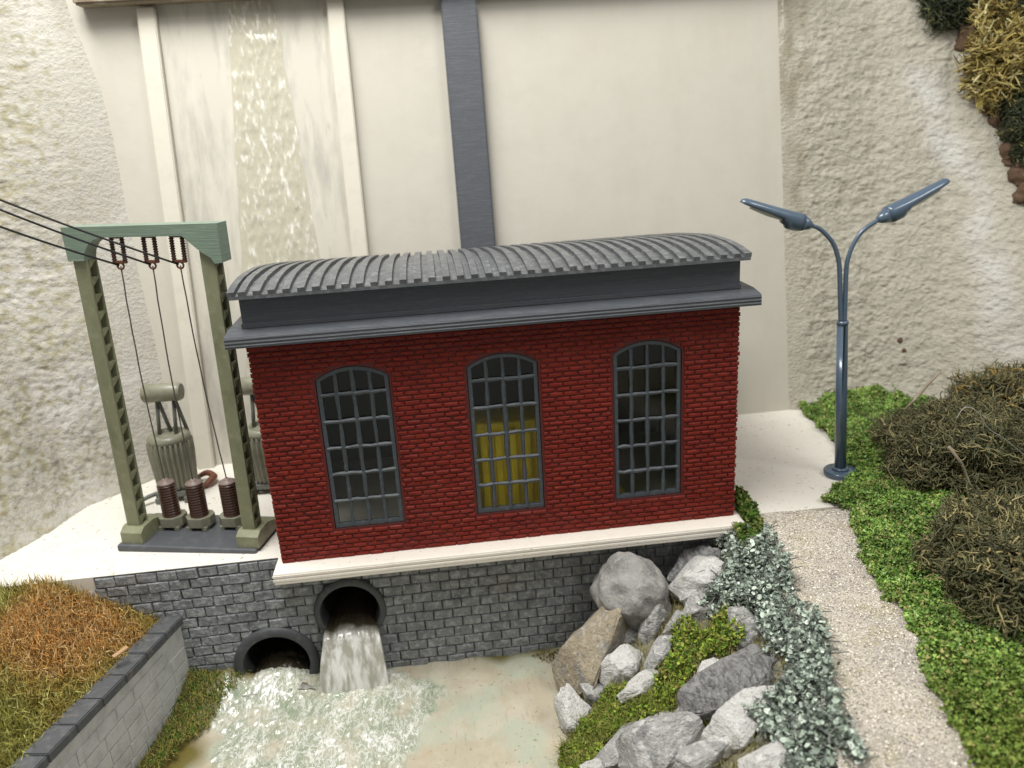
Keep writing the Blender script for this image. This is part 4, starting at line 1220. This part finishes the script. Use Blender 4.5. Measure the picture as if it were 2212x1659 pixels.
# teal shrubs trailing along the path
teal = [(1545, 1188), (1600, 1160), (1650, 1178), (1692, 1245), (1690, 1290), (1728, 1330), (1765, 1385), (1795, 1450), (1808, 1520), (1822, 1580), (1860, 1690), (1700, 1690), (1650, 1610), (1600, 1575), (1655, 1540), (1680, 1500), (1690, 1460), (1655, 1400), (1628, 1340), (1565, 1318), (1500, 1335), (1530, 1285), (1572, 1235)]
poly = WB(teal)
gp = scatter(poly, 1750, .36)
TC = [(.37, .43, .36), (.25, .30, .25), (.52, .60, .50), (.12, .14, .12), (.66, .72, .63), (.055, .065, .055)]
P3 = []
for x, y in gp:
    h = (.36 + .42 * noise.noise((x * 1.6, y * 1.6, 6))); P3.append((x, y, (.0 if in_poly(x, y, p2) else bank_z(x, y)) + .04 + h * random.random() ** .6))
P3 = np.array(P3)
tag(round_leaves('teal_ground_cover_foliage', M['leafsoft'], P3, (.05, .125), pick(TC, len(P3), [.30, .23, .21, .12, .08, .06], .2)), 'blue green leafy shrubs trailing between the boulders and the path', kind='stuff')
b = MB()
for i in RNG.choice(len(P3), 1200):
    p = Vector(P3[i]); d = Vector((random.gauss(0, 1), random.gauss(0, 1), random.gauss(.4, .6))).normalized() * .16
    q = p - Vector((0, 0, .1)); b.tube([q, q + d + Vector((random.gauss(0, .03), random.gauss(0, .03), 0)), q + d * 1.7 + Vector((random.gauss(0, .05), random.gauss(0, .05), -.02))], [.012, .011, .008], 4, False, False)
tag(b.build('teal_ground_cover_stems', M['tankdark']), 'wiry dark stems among the blue green shrubs', kind='stuff')

# flock turf on the right, round the lamp and along the path
GPoly = W0([(1716, 878), (1745, 903), (1790, 948), (1806, 972), (1822, 1006), (1852, 1022), (1838, 1040), (1800, 1058), (1776, 1084), (1836, 1106), (1842, 1150), (1852, 1209), (1900, 1271), (1958, 1335), (1977, 1397), (2008, 1482), (2056, 1549), (2084, 1610), (2096, 1659), (2125, 1740), (2500, 1740)]) + [(19, 0), (18.4, 5.0), (16.5, 6.0), (15.4, 6.35), (14.6, 6.3)]
def turf_h(x, y): return .09 + .11 * noise.noise((x * 1.3, y * 1.3, 0)) + .08 * noise.noise((x * 3.7, y * 3.7, 4)) + max(0, y - 5.0) * .38 * max(0, min(1, (x - 14.6)))


TP = GPoly[:-5] + [(22.8, -9), (22.8, -1.5), (21.3, 1.6), (19.4, 3.9), (18.4, 5.0)] + GPoly[-3:]
nx, ny = 150, 170
xs = np.linspace(9.8, 23, nx); ys = np.linspace(-9, 6.4, ny); V = []; ok = {}
Fq = []
for j, y in enumerate(ys):
    for i, x in enumerate(xs):
        if in_poly(x, y, TP): ok[(i, j)] = len(V); V.append((x, y, turf_h(x, y) - .05))
for (i, j) in list(ok):
    if all(k in ok for k in ((i + 1, j), (i, j + 1), (i + 1, j + 1))): Fq.append((ok[(i, j)], ok[(i + 1, j)], ok[(i + 1, j + 1)], ok[(i, j + 1)]))
tag(arr_mesh('turf', M['turfgreen'], np.array(V), np.array(Fq), smooth=True), 'green flock turf under the lichen bushes', kind='structure')
gp = scatter([GPoly[-6], (22.6, -8.9), (22.6, -1.5), (21.2, 1.4), (19.2, 3.8), (18.4, 4.9), (19, 0)], 650, .05)
P3 = np.array([(x, y, turf_h(x, y) + random.uniform(-.06, .10)) for x, y in gp])
tag(flakes('grass', M['leaf'], P3, (.07, .15), pick([(.18, .31, .065), (.26, .39, .09), (.10, .19, .04), (.33, .36, .11)], len(P3), None, .3), 1.1, .8, .6), 'green flock grass beyond the lichen bushes', kind='stuff')
gp = scatter(GPoly, 2100, .15)
P3 = np.array([(x, y, turf_h(x, y) + random.uniform(-.06, .10) + .20 * max(-.2, noise.noise((x * 3.6, y * 3.6, 8)))) for x, y in gp])
cl = pick([(.18, .31, .065), (.26, .39, .09), (.10, .19, .04), (.33, .36, .11), (.36, .28, .13), (.27, .40, .15)], len(P3), [.30, .25, .2, .12, .05, .08], .25)
cl = cl * np.array([1 + .55 * noise.noise((x * 1.7, y * 1.7, 2)) for x, y in gp])[:, None]
w = np.array([max(0, min(1, (-y - 4.5) / 3)) for x, y in gp])[:, None]
cl = cl * (1 - w * .5) + np.array((.19, .22, .03)) * w * .5
tag(flakes('grass', M['leaf'], P3, (.04, .10), cl, 1.1, .8, .6), 'bright green flock grass along the right of the gravel path', kind='stuff')
tp = W0([(1588, 1060), (1608, 1075), (1632, 1105), (1645, 1140), (1655, 1172), (1600, 1185), (1588, 1150)])
gp = scatter(tp, 2400, .08)
P3 = np.array([(x, y, random.uniform(-.1, .22) * (1 if x > 10.15 else .3) ) for x, y in gp if x > 10.13 or y < -.45])
tag(flakes('grass', M['leaf'], P3, (.05, .12), pick([(.07, .14, .02), (.11, .18, .03), (.045, .09, .015), (.2, .2, .06)], len(P3), None, .25), 1.0), 'green flock tuft at the right end of the white plinth', kind='stuff')


# lichen bushes: crowded curling twigs round a dark heart
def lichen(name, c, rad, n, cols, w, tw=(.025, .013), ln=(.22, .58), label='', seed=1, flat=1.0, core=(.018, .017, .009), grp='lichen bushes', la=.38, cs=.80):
    rr = random.Random(seed)
    root = empty(name, c, label, 'bush', grp)
    V, Fq, C = [], [], []
    nseg, ns = 5, 4
    for _ in range(n):
        d = Vector((rr.gauss(0, 1), rr.gauss(0, 1), rr.gauss(.25, 1))).normalized()
        lump = 1 + la * noise.noise(d * 1.9 + Vector((seed, 0, 0))) + .14 * noise.noise(d * 4.2 + Vector((0, seed, 0)))
        r = rr.uniform(.80, 1.0) * lump
        p = Vector((d.x * rad[0], d.y * rad[1], d.z * rad[2])) * r
        if p.z < -rad[2] * .95: continue
        dr = (d * rr.uniform(.15, .9) + Vector((rr.gauss(0, .7), rr.gauss(0, .7), rr.gauss(0, .6)))).normalized()
        L_ = rr.uniform(*ln); r0 = rr.uniform(tw[1], tw[0]); col = Vector(rr.choices(cols, w)[0]) * rr.uniform(.75, 1.25)
        p -= dr * L_ * .4; a = dr.orthogonal().normalized(); o = len(V)
        for s in range(nseg + 1):
            b_ = dr.cross(a)
            rs = r0 * (1 - .55 * s / nseg)
            for k in range(ns):
                th = 2 * math.pi * k / ns; V.append(p + (a * math.cos(th) + b_ * math.sin(th)) * rs); C.append(col)
            p = p + dr * (L_ / nseg)
            dr = (dr + Vector((rr.gauss(0, .58), rr.gauss(0, .58), rr.gauss(0, .58)))).normalized(); a = (a - dr * a.dot(dr)).normalized()
        for s in range(nseg):
            for k in range(ns): Fq.append((o + s * ns + k, o + s * ns + (k + 1) % ns, o + (s + 1) * ns + (k + 1) % ns, o + (s + 1) * ns + k))
        if rr.random() < .6:                                    # a side fork
            s = rr.randint(1, 3); q = sum((V[o + s * ns + k] for k in range(ns)), Vector()) / ns
            fd = (dr + Vector((rr.gauss(0, .9), rr.gauss(0, .9), rr.gauss(0, .9)))).normalized(); fa = fd.orthogonal().normalized(); fb = fd.cross(fa); o2 = len(V)
            for s2 in range(3):
                for k in range(3):
                    th = 2 * math.pi * k / 3; V.append(q + fd * (L_ * .22 * s2) + (fa * math.cos(th) + fb * math.sin(th)) * r0 * (.7 - .2 * s2)); C.append(col)
            for s2 in range(2):
                for k in range(3):
                    Fq.append((o2 + s2 * 3 + k, o2 + s2 * 3 + (k + 1) % 3, o2 + s2 * 3 + 3 + (k + 1) % 3, o2 + s2 * 3 + 3 + k))
    arr_mesh('twigs', M['leafsoft'], np.array(V), np.array(Fq), np.array(C), smooth=True, parent=root)
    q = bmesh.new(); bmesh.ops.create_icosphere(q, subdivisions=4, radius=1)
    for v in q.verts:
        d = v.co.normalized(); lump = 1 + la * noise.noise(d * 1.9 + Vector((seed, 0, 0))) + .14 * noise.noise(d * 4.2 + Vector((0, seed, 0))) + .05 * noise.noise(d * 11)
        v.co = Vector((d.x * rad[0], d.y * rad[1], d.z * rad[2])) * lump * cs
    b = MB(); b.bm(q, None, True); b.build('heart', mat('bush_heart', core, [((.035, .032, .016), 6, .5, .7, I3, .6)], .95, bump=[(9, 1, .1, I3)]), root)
    return root


OL = [(.125, .120, .055), (.075, .073, .034), (.19, .17, .080), (.27, .225, .105), (.105, .11, .062)]
OW = [.32, .28, .2, .08, .12]
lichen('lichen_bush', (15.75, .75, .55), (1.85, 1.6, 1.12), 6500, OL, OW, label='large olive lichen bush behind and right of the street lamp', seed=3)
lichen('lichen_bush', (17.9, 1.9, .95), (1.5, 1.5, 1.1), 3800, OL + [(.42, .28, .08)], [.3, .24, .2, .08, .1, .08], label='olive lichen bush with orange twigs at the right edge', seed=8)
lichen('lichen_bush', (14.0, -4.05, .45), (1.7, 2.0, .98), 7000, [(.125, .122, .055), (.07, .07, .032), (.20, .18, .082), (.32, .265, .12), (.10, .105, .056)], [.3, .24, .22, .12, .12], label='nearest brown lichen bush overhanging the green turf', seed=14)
# two long bare sticks in the upper bush
for px0, py0, px1, py1, yv, lab in ((1955, 885, 2033, 803, .4, 'bare brown stick poking up from the upper left of the large olive bush'), (2050, 965, 2115, 1075, -.75, 'bare grey forked branch across the front of the large olive bush')):
    a, e = at(px0, py0, y=yv), at(px1, py1, y=yv - .1); b = MB()
    b.tube([a, a.lerp(e, .35) + Vector((.04, 0, .03)), a.lerp(e, .7) - Vector((.03, 0, 0)), e], [.034, .034, .03, .02], 7)
    tag(b.build('bare_stick', M['ledge']), lab, 'stick')


b = MB(); b.tube(curve([at(2065, 905, y=-.9), at(2085, 880, y=-.95), at(2112, 890, y=-1), at(2135, 925, y=-1), at(2170, 948, y=-1), at(2215, 985, y=-1)], 5), .007, 5)
tag(b.build('loose_thread', M['lichenwhite']), 'fine white thread caught on the front of the large olive bush', 'thread')


def on_cliff(px, py, bv=BV_R):
    h = bv.ray_cast(CAM, ray(px, py))
    return h[0] if h[0] else at(px, py, y=5)


DG = [(.045, .055, .026), (.028, .036, .018), (.075, .085, .04), (.13, .125, .05)]
YG = [(.36, .29, .085), (.46, .38, .15), (.24, .17, .05), (.55, .50, .27), (.10, .075, .02)]
RIM = 'lichen clumps on the rock rim'
p = on_cliff(2080, 10); lichen('lichen_clump', p + BACK * .15, (1.25, .5, .75), 2200, DG, [.4, .3, .2, .1], tw=(.03, .014), label='dark green lichen clump on the rim at the top of the rock face', seed=21, core=(.018, .02, .01), grp=RIM, la=.45)
p = on_cliff(2155, 160); lichen('lichen_clump', p + BACK * .45, (1.0, .55, 1.2), 1500, YG, [.3, .25, .2, .1, .15], tw=(.042, .02), ln=(.4, 1.0), label='yellow straw lichen clump hanging from the rock rim', seed=25, core=(.10, .06, .02), grp=RIM, la=.55, cs=.62)
p = on_cliff(2128, 55); lichen('lichen_clump', p + BACK * .55, (.55, .4, .65), 500, YG, [.3, .25, .2, .1, .15], tw=(.04, .02), ln=(.4, .9), label='small yellow straw lichen tuft among the dark green at the top', seed=26, core=(.08, .06, .02), grp=RIM, la=.55, cs=.55)
p = on_cliff(2208, 265); lichen('lichen_clump', p + BACK * .3, (.60, .5, 1.25), 2200, DG, [.4, .3, .2, .1], tw=(.03, .014), label='dark green lichen clump at the right edge below the straw one', seed=29, core=(.018, .02, .01), grp=RIM, la=.5)
p = on_cliff(2195, 45); lichen('lichen_clump', p + BACK * .3, (.8, .45, .9), 1700, DG, [.4, .3, .2, .1], tw=(.03, .014), label='dark green lichen clump in the top right corner', seed=33, core=(.018, .02, .01), grp=RIM, la=.45)
b = MB()
for px, py, r in ((2120, 70, .55), (2160, 110, .7), (2160, 205, .5), (2175, 245, .42), (2190, 275, .42), (2185, 320, .32), (2205, 350, .4), (2212, 385, .36), (2225, 420, .4)):
    q = bmesh.new(); bmesh.ops.create_icosphere(q, subdivisions=4, radius=r)
    for v in q.verts: v.co *= 1 + .55 * noise.noise(v.co * 2.4 + Vector((px, py, 0))) + .2 * noise.noise(v.co * 7 + Vector((px, py, 0)))
    b.bm(q, Matrix.Translation(on_cliff(px, py) - BACK * r * .35), True)
tag(b.build('soil', M['soil']), 'brown soil showing along the rim of the rock face', kind='stuff')
for px, py, r, lab in ((1945, 736, .10, 'larger brown clay speck stuck on the rock face above the olive bush'), (1953, 757, .075, 'smaller brown clay speck stuck on the rock face above the olive bush')):
    q = bmesh.new(); bmesh.ops.create_icosphere(q, subdivisions=2, radius=r)
    for v in q.verts: v.co = Vector((v.co.x, v.co.y * .5, v.co.z)) * (1 + .3 * noise.noise(v.co * 12))
    b = MB(); b.bm(q, None, True); o = b.build('clay_speck', M['soil']); o.location = on_cliff(px, py); tag(o, lab, 'clay speck')
# ------------------------------------------------------------------ light
wd = bpy.data.worlds.new('World'); S.world = wd; wd.use_nodes = True
bg = wd.node_tree.nodes['Background']; bg.inputs[0].default_value = (1.0, .99, .96, 1); bg.inputs[1].default_value = .36


def area(name, loc, target, sx, sy, e, col=(1, .988, .96)):
    l = bpy.data.lights.new(name, 'AREA'); l.shape = 'RECTANGLE'; l.size, l.size_y, l.energy, l.color = sx, sy, e, col
    o = bpy.data.objects.new(name, l); COL.objects.link(o); o.location = loc
    o.rotation_euler = (Vector(target) - Vector(loc)).to_track_quat('-Z', 'Y').to_euler()
    return o


area('ceiling_lamp', (-3, -4, 30), (5, 2, 0), 20, 8, 13500)
area('ceiling_lamp', (22, -14, 26), (6, 0, 0), 12, 5, 3000)

S.view_settings.view_transform = 'Standard'
S.view_settings.look = 'None'
S.view_settings.exposure = 0
S.view_settings.gamma = 1
S.view_settings.use_curve_mapping = False
S.cycles.use_denoising = True
S.cycles.max_bounces = 8
S.cycles.transparent_max_bounces = 12
